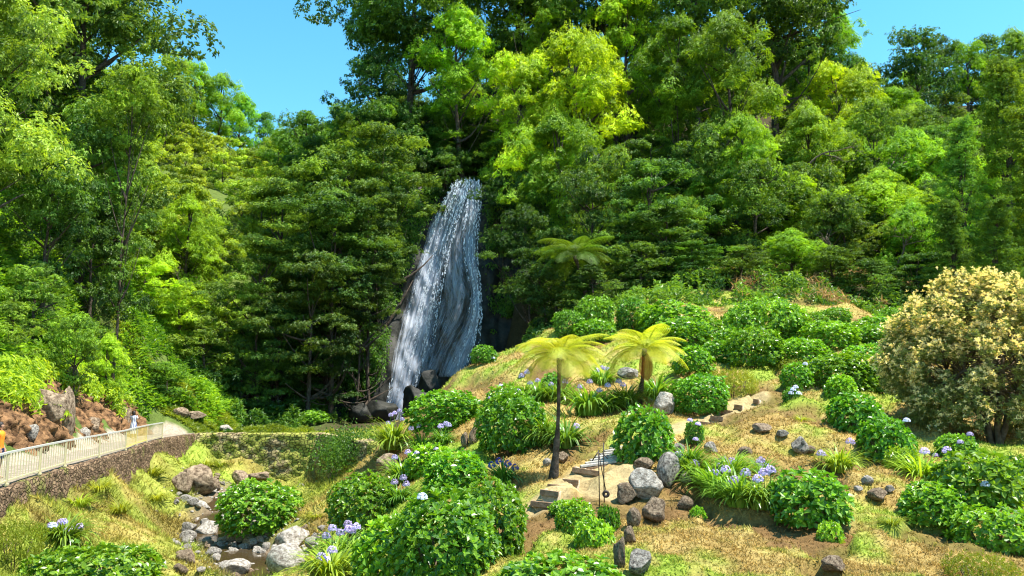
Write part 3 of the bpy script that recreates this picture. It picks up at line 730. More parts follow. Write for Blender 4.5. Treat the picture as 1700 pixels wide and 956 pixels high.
def variants(key, k, **kw): PR[key] = [make_tree(seed=100 * len(PR) + i, **kw) for i in range(k)]
variants('bigbroad', 2, H=22, R=6.0, c0=.22, nclump=130, cr=1.75, nleaf=420, L=.34, Wd=.17, shape='round', flat=.75, leafmat=M['broad'])
variants('laurel', 1, H=20, R=6.0, c0=.2, nclump=110, cr=1.7, nleaf=430, L=.38, Wd=.13, shape='round', flat=.65, leafmat=M['laurel'])
variants('broad', 3, H=12, R=4.0, c0=.15, nclump=60, cr=1.25, nleaf=330, L=.26, Wd=.14, shape='round', flat=.72, leafmat=M['broad'])
variants('layer', 3, H=13, R=5.0, c0=.12, nclump=95, cr=1.55, nleaf=300, L=.30, Wd=.12, shape='round', flat=.22, leafmat=M['layer'], upb=1.3, shell=.1)
variants('acacia', 3, H=16, R=4.2, c0=.2, nclump=85, cr=1.15, nleaf=420, L=.27, Wd=.10, shape='round', flat=.9, leafmat=M['acacia'], elong=.5, shell=.5)
variants('conifer', 2, H=20, R=3.6, c0=.05, nclump=170, cr=1.0, nleaf=210, L=.26, Wd=.08, shape='cone', flat=.45, leafmat=M['conifer'], shell=.2)
variants('hill', 3, H=7, R=3.0, c0=.15, nclump=34, cr=1.15, nleaf=210, L=.30, Wd=.16, shape='umbrella', flat=.4, leafmat=M['hill'], upb=1.0, shell=.35)

def plant(kind, px, toppy, wpx, Y, label=None, group=None, name='tree', cat='tree', tone=(1, 1, 1), rz=None, v=None, xy=None, hgt_m=None, sink=.3):
    pr = PR[kind]; pr = pr[random.randrange(len(pr)) if v is None else v]
    if xy is None:
        a, b = ray(px, toppy); x = a * Y; zt = b * Y
    else: x, Y = xy; zt = None
    zb = h1(x, Y) - sink
    Hh = hgt_m if hgt_m else max(2.0, zt - zb)
    Rr = (wpx / 2 / F * Y) if wpx else Hh * pr['R'] / pr['H']
    t = thing(name, label or 'tree', cat, (x, Y, zb), random.uniform(0, 6.28) if rz is None else rz, group)
    sx = Rr / pr['R']; sz = Hh / pr['H']
    obj('trunk', pr['trunk'], t, scale=(sx, sx, sz))
    c0 = pr['c0']; span = Hh * (1 - c0); lim = {'conifer': 9, 'layer': 1.1, 'hill': 9}.get(kind, 1.25) * 2 * Rr
    span2 = min(span, lim); sc = span2 / (pr['H'] * (1 - c0))
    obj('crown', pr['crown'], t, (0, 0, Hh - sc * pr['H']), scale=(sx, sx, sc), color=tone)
    t['label'] = label or 'tree'
    return t

GL = 'tall trees on the steep left bank'; GC = 'trees crowding around the waterfall'; GR = 'trees on the wooded slope at the right'; GT = 'sunlit feathery trees above the falls'
TREES = [
 # kind, px, top, width, Y, tone, label, group
 ('laurel', -10, -60, 300, 44, (1.45,1.35,1.05), 'pale leaved laurel leaning in at the left edge with a bare branch under its crown', GL),
 ('bigbroad', 150, -120, 330, 62, (.95,1.0,.95), 'tallest dark broadleaf tree towering over the left bank beside the open sky', GL),
 ('bigbroad', 40, -80, 300, 68, (.8,.85,.85), 'dark tree filling the top corner behind the pale laurel', GL),
 ('broad', 222, 112, 112, 56, (1.35,1.3,.8), 'round topped tree with a bright crown edge standing before the tallest dark tree', GL),
 ('broad', 150, 170, 170, 57, (.8,.85,.85), 'shaded tree with grey green leaves below the round topped bright one', GL),
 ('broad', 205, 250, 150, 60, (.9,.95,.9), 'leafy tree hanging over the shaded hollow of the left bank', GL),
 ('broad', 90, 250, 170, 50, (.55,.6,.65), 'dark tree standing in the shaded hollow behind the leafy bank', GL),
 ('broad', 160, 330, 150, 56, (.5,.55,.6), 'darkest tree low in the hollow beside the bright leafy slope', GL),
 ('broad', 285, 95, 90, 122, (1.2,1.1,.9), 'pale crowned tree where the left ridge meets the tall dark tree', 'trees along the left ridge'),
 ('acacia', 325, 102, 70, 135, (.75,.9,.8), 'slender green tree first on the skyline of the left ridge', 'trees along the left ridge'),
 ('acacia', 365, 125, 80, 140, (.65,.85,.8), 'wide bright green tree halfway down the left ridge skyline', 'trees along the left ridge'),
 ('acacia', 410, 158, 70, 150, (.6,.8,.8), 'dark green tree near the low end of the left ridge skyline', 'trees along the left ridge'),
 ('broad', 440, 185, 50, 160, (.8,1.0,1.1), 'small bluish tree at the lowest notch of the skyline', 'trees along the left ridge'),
 ('acacia', 318, 330, 120, 74, (.95,.9,.75), 'yellow green rounded tree with a forked bare stem above the leafy slope', GL),
 ('acacia', 350, 380, 80, 78, (.75,.8,.75), 'smaller green tree tucked right of the yellow green rounded tree', GL),
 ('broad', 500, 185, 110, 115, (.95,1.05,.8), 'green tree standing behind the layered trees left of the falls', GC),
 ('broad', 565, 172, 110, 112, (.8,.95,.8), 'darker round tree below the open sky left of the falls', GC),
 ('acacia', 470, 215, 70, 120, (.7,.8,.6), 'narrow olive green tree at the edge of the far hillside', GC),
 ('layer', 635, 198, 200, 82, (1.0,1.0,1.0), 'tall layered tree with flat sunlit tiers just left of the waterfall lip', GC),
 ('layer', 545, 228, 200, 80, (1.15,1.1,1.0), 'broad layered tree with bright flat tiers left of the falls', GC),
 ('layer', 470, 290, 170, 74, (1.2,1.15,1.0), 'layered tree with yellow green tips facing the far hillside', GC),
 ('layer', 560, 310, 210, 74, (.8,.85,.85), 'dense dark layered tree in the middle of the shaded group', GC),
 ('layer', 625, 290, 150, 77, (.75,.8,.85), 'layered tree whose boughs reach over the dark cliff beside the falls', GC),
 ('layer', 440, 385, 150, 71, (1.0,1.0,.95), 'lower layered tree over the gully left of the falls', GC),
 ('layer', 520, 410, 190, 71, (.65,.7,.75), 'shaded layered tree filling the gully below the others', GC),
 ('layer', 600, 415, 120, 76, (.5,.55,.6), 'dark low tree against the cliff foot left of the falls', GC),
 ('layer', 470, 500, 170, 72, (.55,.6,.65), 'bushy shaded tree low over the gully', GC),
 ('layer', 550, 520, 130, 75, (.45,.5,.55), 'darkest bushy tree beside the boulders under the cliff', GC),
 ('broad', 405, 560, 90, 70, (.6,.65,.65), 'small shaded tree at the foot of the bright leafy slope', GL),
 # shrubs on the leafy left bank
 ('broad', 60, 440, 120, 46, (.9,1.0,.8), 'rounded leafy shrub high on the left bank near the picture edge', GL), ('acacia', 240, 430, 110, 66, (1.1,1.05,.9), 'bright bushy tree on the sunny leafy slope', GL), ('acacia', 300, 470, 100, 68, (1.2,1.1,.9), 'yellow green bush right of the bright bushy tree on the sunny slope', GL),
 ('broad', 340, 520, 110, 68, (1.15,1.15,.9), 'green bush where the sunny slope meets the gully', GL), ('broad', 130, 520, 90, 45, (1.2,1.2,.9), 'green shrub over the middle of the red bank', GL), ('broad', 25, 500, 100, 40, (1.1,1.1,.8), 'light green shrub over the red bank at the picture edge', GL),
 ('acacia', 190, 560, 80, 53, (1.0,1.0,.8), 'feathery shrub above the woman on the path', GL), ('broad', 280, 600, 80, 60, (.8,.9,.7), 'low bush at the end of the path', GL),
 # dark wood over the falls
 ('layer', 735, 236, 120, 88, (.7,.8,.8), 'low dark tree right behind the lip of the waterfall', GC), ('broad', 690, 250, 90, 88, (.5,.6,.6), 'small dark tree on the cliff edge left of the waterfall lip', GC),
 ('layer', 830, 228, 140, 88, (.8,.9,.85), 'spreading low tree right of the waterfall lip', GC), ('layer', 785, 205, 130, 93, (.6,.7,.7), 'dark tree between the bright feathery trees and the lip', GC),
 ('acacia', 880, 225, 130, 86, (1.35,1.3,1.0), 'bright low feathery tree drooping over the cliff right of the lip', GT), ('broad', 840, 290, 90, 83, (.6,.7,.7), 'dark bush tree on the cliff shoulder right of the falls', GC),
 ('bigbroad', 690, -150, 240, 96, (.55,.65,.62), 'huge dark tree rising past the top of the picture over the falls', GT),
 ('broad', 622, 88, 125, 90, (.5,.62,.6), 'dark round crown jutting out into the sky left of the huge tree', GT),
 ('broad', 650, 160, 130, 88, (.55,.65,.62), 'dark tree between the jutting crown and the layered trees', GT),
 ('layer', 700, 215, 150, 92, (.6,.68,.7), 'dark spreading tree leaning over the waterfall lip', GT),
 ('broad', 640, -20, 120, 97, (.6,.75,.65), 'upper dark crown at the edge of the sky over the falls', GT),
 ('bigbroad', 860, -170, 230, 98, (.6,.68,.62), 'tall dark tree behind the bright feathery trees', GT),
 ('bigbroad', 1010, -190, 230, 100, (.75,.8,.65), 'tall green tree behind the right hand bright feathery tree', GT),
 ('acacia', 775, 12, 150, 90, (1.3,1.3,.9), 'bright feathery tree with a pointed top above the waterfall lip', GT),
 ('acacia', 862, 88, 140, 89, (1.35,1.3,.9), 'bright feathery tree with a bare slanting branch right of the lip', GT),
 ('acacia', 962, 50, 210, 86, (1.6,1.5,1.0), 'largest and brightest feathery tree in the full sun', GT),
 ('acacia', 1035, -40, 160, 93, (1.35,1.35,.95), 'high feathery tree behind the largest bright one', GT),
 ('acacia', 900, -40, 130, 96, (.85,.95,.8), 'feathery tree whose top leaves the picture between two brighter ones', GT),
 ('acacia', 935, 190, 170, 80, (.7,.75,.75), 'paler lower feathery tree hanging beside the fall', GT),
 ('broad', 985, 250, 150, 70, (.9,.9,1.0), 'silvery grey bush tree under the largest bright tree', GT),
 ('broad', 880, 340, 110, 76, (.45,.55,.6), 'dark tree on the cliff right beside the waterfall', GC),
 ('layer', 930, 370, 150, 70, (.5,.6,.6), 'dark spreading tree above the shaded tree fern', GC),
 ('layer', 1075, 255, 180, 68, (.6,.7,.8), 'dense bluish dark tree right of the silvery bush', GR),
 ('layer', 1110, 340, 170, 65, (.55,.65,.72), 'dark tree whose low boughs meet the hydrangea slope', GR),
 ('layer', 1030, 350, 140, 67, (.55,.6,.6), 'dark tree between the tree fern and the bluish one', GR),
 ('broad', 1060, 405, 120, 62, (.5,.6,.6), 'low dark shrub tree above the back row of hydrangeas beside the shaded tree fern', GR), ('layer', 1150, 398, 140, 61.5, (.55,.65,.65), 'low dark shrub tree with spreading boughs over the straw covered bank', GR),  # low dark row over the dry bank, added close in to shade it
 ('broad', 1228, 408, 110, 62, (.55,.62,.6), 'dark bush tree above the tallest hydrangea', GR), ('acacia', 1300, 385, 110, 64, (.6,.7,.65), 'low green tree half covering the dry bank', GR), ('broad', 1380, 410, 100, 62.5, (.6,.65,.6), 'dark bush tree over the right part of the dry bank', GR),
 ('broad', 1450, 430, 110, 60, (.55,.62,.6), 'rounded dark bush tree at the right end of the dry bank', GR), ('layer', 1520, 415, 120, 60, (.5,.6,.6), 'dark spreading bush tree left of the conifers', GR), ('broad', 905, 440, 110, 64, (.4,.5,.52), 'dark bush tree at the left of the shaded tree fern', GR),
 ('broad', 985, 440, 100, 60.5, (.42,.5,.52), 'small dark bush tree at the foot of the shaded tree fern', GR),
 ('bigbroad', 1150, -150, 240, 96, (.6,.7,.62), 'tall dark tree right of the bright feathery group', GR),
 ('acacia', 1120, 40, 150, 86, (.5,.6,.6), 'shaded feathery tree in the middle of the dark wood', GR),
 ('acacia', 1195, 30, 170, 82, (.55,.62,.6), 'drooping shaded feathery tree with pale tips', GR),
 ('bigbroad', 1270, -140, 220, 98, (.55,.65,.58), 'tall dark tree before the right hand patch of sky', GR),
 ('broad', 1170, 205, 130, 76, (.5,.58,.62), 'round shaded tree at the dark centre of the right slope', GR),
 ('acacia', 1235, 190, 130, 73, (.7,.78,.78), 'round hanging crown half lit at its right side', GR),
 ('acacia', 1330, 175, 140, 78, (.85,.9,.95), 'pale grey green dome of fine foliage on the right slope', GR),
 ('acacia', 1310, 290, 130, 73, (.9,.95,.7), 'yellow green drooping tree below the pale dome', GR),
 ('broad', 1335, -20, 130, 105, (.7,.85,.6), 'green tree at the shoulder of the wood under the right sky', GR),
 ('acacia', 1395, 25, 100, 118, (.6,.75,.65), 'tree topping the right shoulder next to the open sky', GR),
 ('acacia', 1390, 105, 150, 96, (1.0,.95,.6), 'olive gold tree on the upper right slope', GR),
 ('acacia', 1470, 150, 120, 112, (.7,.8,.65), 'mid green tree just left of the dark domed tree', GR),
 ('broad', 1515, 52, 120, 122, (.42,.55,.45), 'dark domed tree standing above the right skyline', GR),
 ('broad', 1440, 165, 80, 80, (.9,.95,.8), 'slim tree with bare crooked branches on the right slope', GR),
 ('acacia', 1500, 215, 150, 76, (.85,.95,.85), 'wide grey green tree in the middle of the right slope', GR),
 ('acacia', 1445, 290, 150, 72, (.8,.85,.85), 'pale tree with bare twigs above the dry bank', GR),
 ('broad', 1530, 180, 90, 100, (.55,.65,.6), 'dark rounded tree behind the wide grey green one', GR),
 ('broad', 1400, 330, 110, 68, (1.1,1.0,1.1), 'thin silvery tree with tangled dry twigs over the bank', GR),
 ('acacia', 1500, 340, 110, 66, (.65,.75,.7), 'low green tree left of the feathery conifers', GR),
 ('conifer', 1590, 190, 150, 60, (.75,.85,.8), 'feathery conifer in front at the right with a dark lower half', GR),
 ('conifer', 1650, 100, 170, 66, (1.0,1.0,.75), 'tallest feathery conifer near the right edge', GR),
 ('conifer', 1715, 170, 170, 58, (.95,.95,.7), 'feathery conifer cut off by the right edge', GR),
 ('conifer', 1570, 330, 110, 57, (.55,.65,.65), 'short dark conifer behind the pale flowering shrub tree', GR),
 ('conifer', 1640, 330, 130, 54, (.6,.7,.65), 'middle dark conifer behind the pale flowering shrub tree', GR),
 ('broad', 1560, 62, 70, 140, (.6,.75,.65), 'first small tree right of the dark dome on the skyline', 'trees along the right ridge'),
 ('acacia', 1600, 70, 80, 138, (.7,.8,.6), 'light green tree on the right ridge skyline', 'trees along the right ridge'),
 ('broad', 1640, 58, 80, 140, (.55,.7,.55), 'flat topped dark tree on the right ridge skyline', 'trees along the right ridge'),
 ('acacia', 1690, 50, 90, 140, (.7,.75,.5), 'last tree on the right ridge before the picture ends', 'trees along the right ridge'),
]
for k, (kind, px, tp_, w, Y, tone, lab, grp) in enumerate(TREES):
    tone = tuple(c * (1.22 if grp == GL else .95 if grp == GC else 1.18) for c in tone); tone = tuple(c * min(1, 1.42 / max(tone)) for c in tone)  # lower factor at the falls puts their deeper shade into the crown tone
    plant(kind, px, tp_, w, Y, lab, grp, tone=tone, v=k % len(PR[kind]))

# the rest of the wood, tree by tree on a jittered grid
LAB = {'left': ('small domed tree packed on the sunlit far left hillside', 'domed trees on the far left hillside', 'hill'),
       'right': ('rounded forest tree among others high on the right slope', 'forest trees on the right slope', None),
       'centre': ('forest tree in the dark wood above and behind the falls', 'forest trees behind the falls', None)}
rr_ = np.random.default_rng(11); cnt = {'left': 0, 'right': 0, 'centre': 0}
Yv = 64.0
while Yv < 165:
    sp = 3.9 + Yv * .028
    xv = -Yv * .72
    while xv < Yv * .72:
        x = xv + rr_.normal() * sp * .25; y = Yv + rr_.normal() * sp * .25; xv += sp
        px, py = pxof(x, y, h1(x, y) + 4)
        if px < -60 or px > 1760 or py > 520: continue
        if px < 470: key = 'left'
        elif px < 1060: key = 'centre'
        else: key = 'right'
        if key == 'left' and (y < 72 or (px < 200)) : continue
        if key == 'left' and y < 92 and px > 380: continue
        if key == 'centre' and (y < 92): continue
        if key == 'right' and y < 68: continue
        if cnt[key] > (170 if key == 'left' else 120): continue
        if key != 'left' and y > 110 and rr_.random() < .35: continue
        cnt[key] += 1
        lab, grp, kd = LAB[key]
        if key == 'left':
            plant('hill', 0, 0, None, 0, lab, grp, xy=(x, y), hgt_m=rr_.uniform(4.8, 7.2) * (.8 + y / 400), tone=(.95, .95, .9) if y < 110 else (1.05, 1.0, .95))
        else:
            kd = ['broad', 'acacia', 'broad', 'layer'][int(rr_.integers(4))]; tn = rr_.uniform(.6, 1.05)
            plant(kd, 0, 0, None, 0, lab, grp, xy=(x, y), hgt_m=rr_.uniform(7, 10.5), tone=(tn, tn * 1.05, tn * .9))
    Yv += sp
print('AUTO', cnt)

# ------------------------------------------------------------------ undergrowth, leafy bank (uncountable ground cover)
def scatter_leaves(name, region, n, L, Wd, mat, seed, hmax=.9, upb=.6, six=False, label=None, cat=None, clump=1.2, thr=.42):
    r = np.random.default_rng(seed); out = []
    x, y = region(r, n * 3)
    keep = n2(x, y, 1 / clump, 2, seed * 1.0) > thr; x, y = x[keep][:n], y[keep][:n]; n = len(x)
    z = hgt(x, y); lift = np.clip(n2(x, y, 1 / (clump * 1.5), 3, seed + 4.) - .38, 0, 1) * 4 * hmax
    p = np.stack([x, y, z + lift * r.random(n) ** .35], 1)
    N = norm(rdir(n, r) * .6 + [0, -.25, upb]); D = np.cross(N, rdir(n, r)); D[:, 2] += .1
    V, Fc = (leaves6 if six else leaves4)(p, D, N, L * r.uniform(.6, 1.3, n), Wd * r.uniform(.7, 1.2, n))
    T = np.repeat(np.clip(n2(x, y, .5, 3, 3.) * 1.6 - .4 + r.normal(size=n) * .2, 0, 1), 6 if six else 4)
    o = obj(name, mesh_np(name, V, [Fc], mat, {'tint': T})); tag(o, label, cat, kind='stuff'); return o
def reg_poly(poly, yr):
    """image-free region: world quad limits given as x-range per depth"""
    poly = np.array(poly, float)
    def f(r, n):
        y = r.uniform(yr[0] ** .5, yr[1] ** .5, n) ** 2; lo = np.interp(y, poly[:, 0], poly[:, 1]); hi = np.interp(y, poly[:, 0], poly[:, 2])
        return lo + (hi - lo) * r.random(n), y
    return f
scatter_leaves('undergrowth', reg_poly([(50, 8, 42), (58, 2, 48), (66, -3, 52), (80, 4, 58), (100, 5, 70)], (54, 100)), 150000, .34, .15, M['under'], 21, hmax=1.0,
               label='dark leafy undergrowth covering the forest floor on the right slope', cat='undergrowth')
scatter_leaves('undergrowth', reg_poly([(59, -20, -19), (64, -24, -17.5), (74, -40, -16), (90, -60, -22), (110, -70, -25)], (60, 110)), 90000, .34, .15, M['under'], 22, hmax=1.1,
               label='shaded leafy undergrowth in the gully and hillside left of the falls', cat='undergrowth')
scatter_leaves('bank_foliage', reg_poly([(22, -30, -20.3), (30, -32, -21.9), (36, -36, -23.2), (44, -42, -25.6), (50, -44, -27), (58, -46, -25.6), (62, -46, -22.5), (66, -48, -22.5), (76, -50, -25)], (22, 76)), 190000, .42, .12, M['ginger'], 23, hmax=1.0, six=True,
               label='bright leafy ginger and fern growth covering the left bank', cat='bank foliage', clump=1.0)

# plants clinging to the cliff either side of the water
def cliff_plants(n, seed):
    r = np.random.default_rng(seed); px = r.uniform(520, 940, n); py = r.uniform(285, 700, n)
    lo = np.interp(py, [297, 400, 520, 620, 700], [745, 700, 660, 640, 628]); hi = np.interp(py, [297, 430, 520, 600, 700], [806, 800, 812, 800, 760])
    d = np.where(px < lo, lo - px, px - hi); k = (d > 0) & (r.random(n) < np.clip(d / 16, .12, 1)); px, py = px[k], py[k]
    g = fbm(np.stack([px * .03, py * .03, px * 0], -1), 3); k = g > .42; px, py, g = px[k], py[k], g[k]; n = len(px)
    p = on_cliff(px, py, .1 + 1.6 * np.clip(g - .45, 0, .3) * 6 * r.random(n) ** .5); N = norm(rdir(n, r) * .6 + [0, -.5, .7]); D = np.cross(N, rdir(n, r)); D[:, 2] -= .5
    V, Fc = leaves4(p, D, N, .34 * r.uniform(.6, 1.3, n), .15); o = obj('cliff_foliage', mesh_np('cliff_foliage', V, [Fc], M['under'], {'tint': np.repeat(r.random(n) * .8, 4)}), color=(.8, .9, .85))
    tag(o, 'dark leafy plants clinging to the cliff on both sides of the waterfall', 'cliff plants', kind='stuff')
cliff_plants(95000, 51)

def overhang():
    r = np.random.default_rng(71); X, Yb, Z = BANK; n = 42000; i = r.integers(0, X.shape[0], n); j = (X.shape[1] * (1 - .62 * r.random(n) ** 1.6)).astype(int).clip(0, X.shape[1] - 1)
    g = fbm(np.stack([i * .045, j * .03, i * 0.], -1), 3); k = (g + (j / X.shape[1] - .6) * .6 > .60) | (j > X.shape[1] * .93); i, j = i[k], j[k]; n = len(i)
    p = np.stack([X[i, j], Yb[i, j], Z[i, j]], 1) + np.array([.35, -.1, .1]) * r.random((n, 1)) * 1.6 + r.normal(size=(n, 3)) * .12
    N = norm(rdir(n, r) * .5 + [.5, -.2, .7]); D = np.cross(N, rdir(n, r)); D[:, 2] -= .3
    V, Fc = leaves6(p, D, N, .34 * r.uniform(.6, 1.3, n), .10); o = obj('bank_foliage', mesh_np('bank_foliage', V, [Fc], M['ginger'], {'tint': np.repeat(r.random(n), 6)}))
    tag(o, 'leafy growth hanging over the top of the red earth bank', 'bank foliage', kind='stuff')
overhang()

# bare crooked trees among the green
def bare_tree(px, py, Y, Hh, lean, lab, seed):
    r = np.random.default_rng(seed); a, b = ray(px, py); x = a * Y; base = np.array([x, Y, b * Y - Hh]); mb = MB()
    def grow(p, d, L, rad, lvl):
        n = 5; pts = [p]
        for _ in range(n): d = norm(d + r.normal(size=3) * .16); p = p + d * L / n; pts.append(p)
        tube(mb, pts, np.linspace(rad, rad * .55, n + 1), 6 if lvl < 2 else 4)
        if lvl < 3:
            for _ in range(3): grow(pts[int(r.integers(2, n + 1))], norm(d + r.normal(size=3) * .6), L * .6, rad * .5, lvl + 1)
    grow(np.zeros(3), norm(np.array([lean, -.1, 1.])), Hh * .55, Hh * .02, 0)
    t = thing('bare_tree', lab, 'tree', base, 0, 'bare crooked trees on the slope'); obj('trunk', mb.mesh('trunk', M['twig'], True), t)
for q in [(1330, 190, 75.5, 6, .5, 'bare forked branches leaning right beside the pale dome of foliage'), (1440, 205, 74, 7, .35, 'bare crooked tree with a leaning stem in the middle of the right slope'), (880, 150, 87, 6, -.5, 'bare slanting branch hanging out of the bright feathery trees'),
          (1400, 330, 66, 6, -.4, 'tangled leafless tree above the dry bank'), (1480, 350, 65, 5, .4, 'grey leafless bush tree right of the tangled leafless one'), (1110, 20, 84, 9, .1, 'bare dark trunk standing in the shaded middle of the wood'), (300, 440, 70, 4, .5, 'thin bare stem under the yellow green rounded tree')]:
    bare_tree(*q, seed=int(q[0]))

scatter_leaves('verge', reg_poly([(54, -32, -23.5), (58, -30, -16), (61, -27, -13), (64, -25, -16), (67, -25, -20)], (58.3, 67)), 80000, .26, .07, M['ginger'], 29, hmax=.35, thr=.1, label='low bright grass and weeds beyond the end of the path', cat='verge')

# ------------------------------------------------------------------ garden plants
def dome_pts(r, n, R, Hh, lump=.16, low=-.62, sc=1.25, seed=0):
    i = np.arange(n) + .5; z = 1 - (1 - low) * i / n; a = i * 2.399963 + r.random() * 6; q = np.sqrt(np.clip(1 - z * z, 0, 1))
    d = np.stack([q * np.cos(a), q * np.sin(a), z], 1); d = norm(d + r.normal(size=(n, 3)) * .05)
    # superellipsoid: full shoulders like a clipped shrub
    k = 1 + lump * (fbm(d * sc + seed * 7.7, 3) - .5) * 2
    p = d * k[:, None]; p = np.sign(p) * np.abs(p) ** .86
    return p * np.array([R, R, Hh * .62]) + np.array([0, 0, Hh * .38]), d
def rosettes(r, p, ax, L, Wd, nl=6, open_=1.0, jit=.25):
    """whorls of leaves round each shoot tip"""
    n = len(p); ax = norm(ax + r.normal(size=ax.shape) * jit); s = norm(np.cross(ax, rdir(n, r))); u = np.cross(ax, s)
    Ps, Ds, Ns, Ls, Ts = [], [], [], [], []
    tb = r.random(n)
    for k in range(nl):
        a = 2 * PI * k / 4 + (k // 4) * .8 + r.normal(size=n) * .15; tier = k // 4
        rad = np.cos(a)[:, None] * s + np.sin(a)[:, None] * u; el = (.34 + .75 * tier) / open_ + r.normal(size=n) * .15
        Ds.append(rad * np.cos(el)[:, None] + ax * np.sin(el)[:, None]); Ns.append(ax * np.cos(el)[:, None] - rad * np.sin(el)[:, None] + r.normal(size=(n, 3)) * .12)
        Ps.append(p - ax * (.03 - .025 * tier)); Ls.append(L * (1 - .4 * tier) * r.uniform(.75, 1.15, n)); Ts.append(np.clip(tb * .45 + .08 + .5 * tier + r.normal(size=n) * .1, 0, 1))
    return np.concatenate(Ps), np.concatenate(Ds), np.concatenate(Ns), np.concatenate(Ls), np.concatenate(Ts)
def make_bush(seed, R, Hh, L, Wd, mat, dens=1.0, lump=.2, nl=7, stems=True):
    r = np.random.default_rng(seed); cw = MB()
    area = 2 * PI * R * (R * .5 + Hh * .75)
    for lay, (sc, dn) in enumerate(((1.0, 1.0), (.9, .8), (.76, .5))):
        n = int(area * 1.15 * sc * sc / (L * L * 1.5) * dn * dens)
        p, d = dome_pts(r, n, R * sc, Hh * sc, lump, seed=seed); p = p + d * (r.normal(size=n) * R * .05)[:, None]
        P_, D_, N_, L_, T_ = rosettes(r, p, norm(d * .62 + [0, -0, .8]), L, Wd, nl)
        V, Fc = leaves6(P_, D_, N_, L_, L_ * Wd / L, .2, .07); cw.add(V, Fc, np.repeat(np.clip(T_, 0, 1), 6))
    sm = MB()
    for k in range(9):
        a = r.random() * 6.28; e = np.array([math.cos(a) * R * .6, math.sin(a) * R * .6, Hh * .5]); b = e * [.15, .15, 0] + [0, 0, -.1 * Hh - .25]
        tube(sm, [b, (b + e) / 2 + [0, 0, -.08], e], [.03, .022, .012], 5)
    return dict(R=R, H=Hh, leaves=cw.mesh('foliage', mat), stems=sm.mesh('stems', M['twig'], True))
BU = {'hs': [make_bush(500 + i, .62, .55, .16, .10, M['hyd'], lump=.26) for i in range(3)],
      'hm': [make_bush(510 + i, 1.0, .85, .165, .105, M['hyd'], lump=.30) for i in range(5)],
      'hl': [make_bush(520 + i, 1.7, 1.25, .17, .108, M['hyd'], lump=.34) for i in range(4)],
      'ht': [make_bush(540 + i, 1.2, 1.5, .168, .106, M['hyd'], lump=.3) for i in range(3)], 'hu': [make_bush(550 + i, .75, .95, .165, .104, M['hyd'], lump=.26) for i in range(2)], 'hv': [make_bush(560 + i, 1.45, 1.05, .168, .106, M['hyd'], lump=.32) for i in range(3)],
      'az': [make_bush(530 + i, .8, .42, .055, .022, M['azalea'], dens=.5, lump=.2, nl=6) for i in range(2)]}
def head_mesh(mat, R, n, pet, seed, half=.2):
    r = np.random.default_rng(seed); mb = MB(); d = rdir(n, r); d[:, 2] = np.abs(d[:, 2]) * (1 - half) + d[:, 2] * half; d = norm(d)
    for k in range(3):
        t = norm(np.cross(d, rdir(n, r))); p = d * R * r.uniform(.8, 1.05, n)[:, None] - t * pet / 2
        V, Fc = leaves4(p, t, d, pet, pet * .55, .1); mb.add(V, Fc, np.repeat(r.random(n), 4))
    return mb.mesh('flower_head', mat)
HYF = head_mesh(M['whitepetal'], .10, 90, .045, 1)
HYB = head_mesh(M['lilac'], .09, 80, .042, 2)
AGL = head_mesh(M['lilac'], .105, 52, .055, 3, .6); AGV = head_mesh(M['violet'], .10, 50, .055, 4, .6)
def bush(kind, px, py, w, h, label, group, tone=(1, 1, 1), Y=None, heads=(), name='hydrangea_bush', cat='shrub', v=None):
    """a rounded shrub whose foot is seen at (px, py); w, h its seen width and height in picture pixels"""
    p = hit(px, py, Y or hillY(px, py)); m = p[1] / F
    R = w * m / 2; Hh = max(h * m * .92 - R * .12, .25)
    if kind[0] == 'h': kind = min(('hs', 'hm', 'hl', 'ht', 'hu', 'hv'), key=lambda k_: abs(math.log(R / BU[k_][0]['R'])) + abs(math.log(Hh / BU[k_][0]['H'])) + 1.5 * abs(math.log(Hh / R * BU[k_][0]['R'] / BU[k_][0]['H'])))
    b = BU[kind][random.randrange(len(BU[kind])) if v is None else v]; t = thing(name, label, cat, p - [0, 0, .05], random.uniform(0, 6.28), group)
    s = (R / b['R'] * .97, R / b['R'] * .97, Hh / b['H'] * .93)
    lift = Hh * .04
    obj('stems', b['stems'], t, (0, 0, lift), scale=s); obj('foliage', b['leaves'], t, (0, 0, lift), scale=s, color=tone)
    for (fx, fy, kd) in heads:      # seen offsets from the foot, in pixels
        wx = fx * m; wz = -fy * m; q = min(1, abs(wx) / R); d = Vector((wx, -math.sqrt(max(.05, 1 - q * q)) * R * max(.15, 1 - (wz / (Hh * 1.1)) ** 2) ** .5 - .03, wz))
        d.rotate(Matrix.Rotation(-t.rotation_euler.z, 3, 'Z'))
        obj('flower_head', HYF if kd == 'w' else HYB, t, d)
    return t
GH = 'hydrangea bushes of the garden hill'
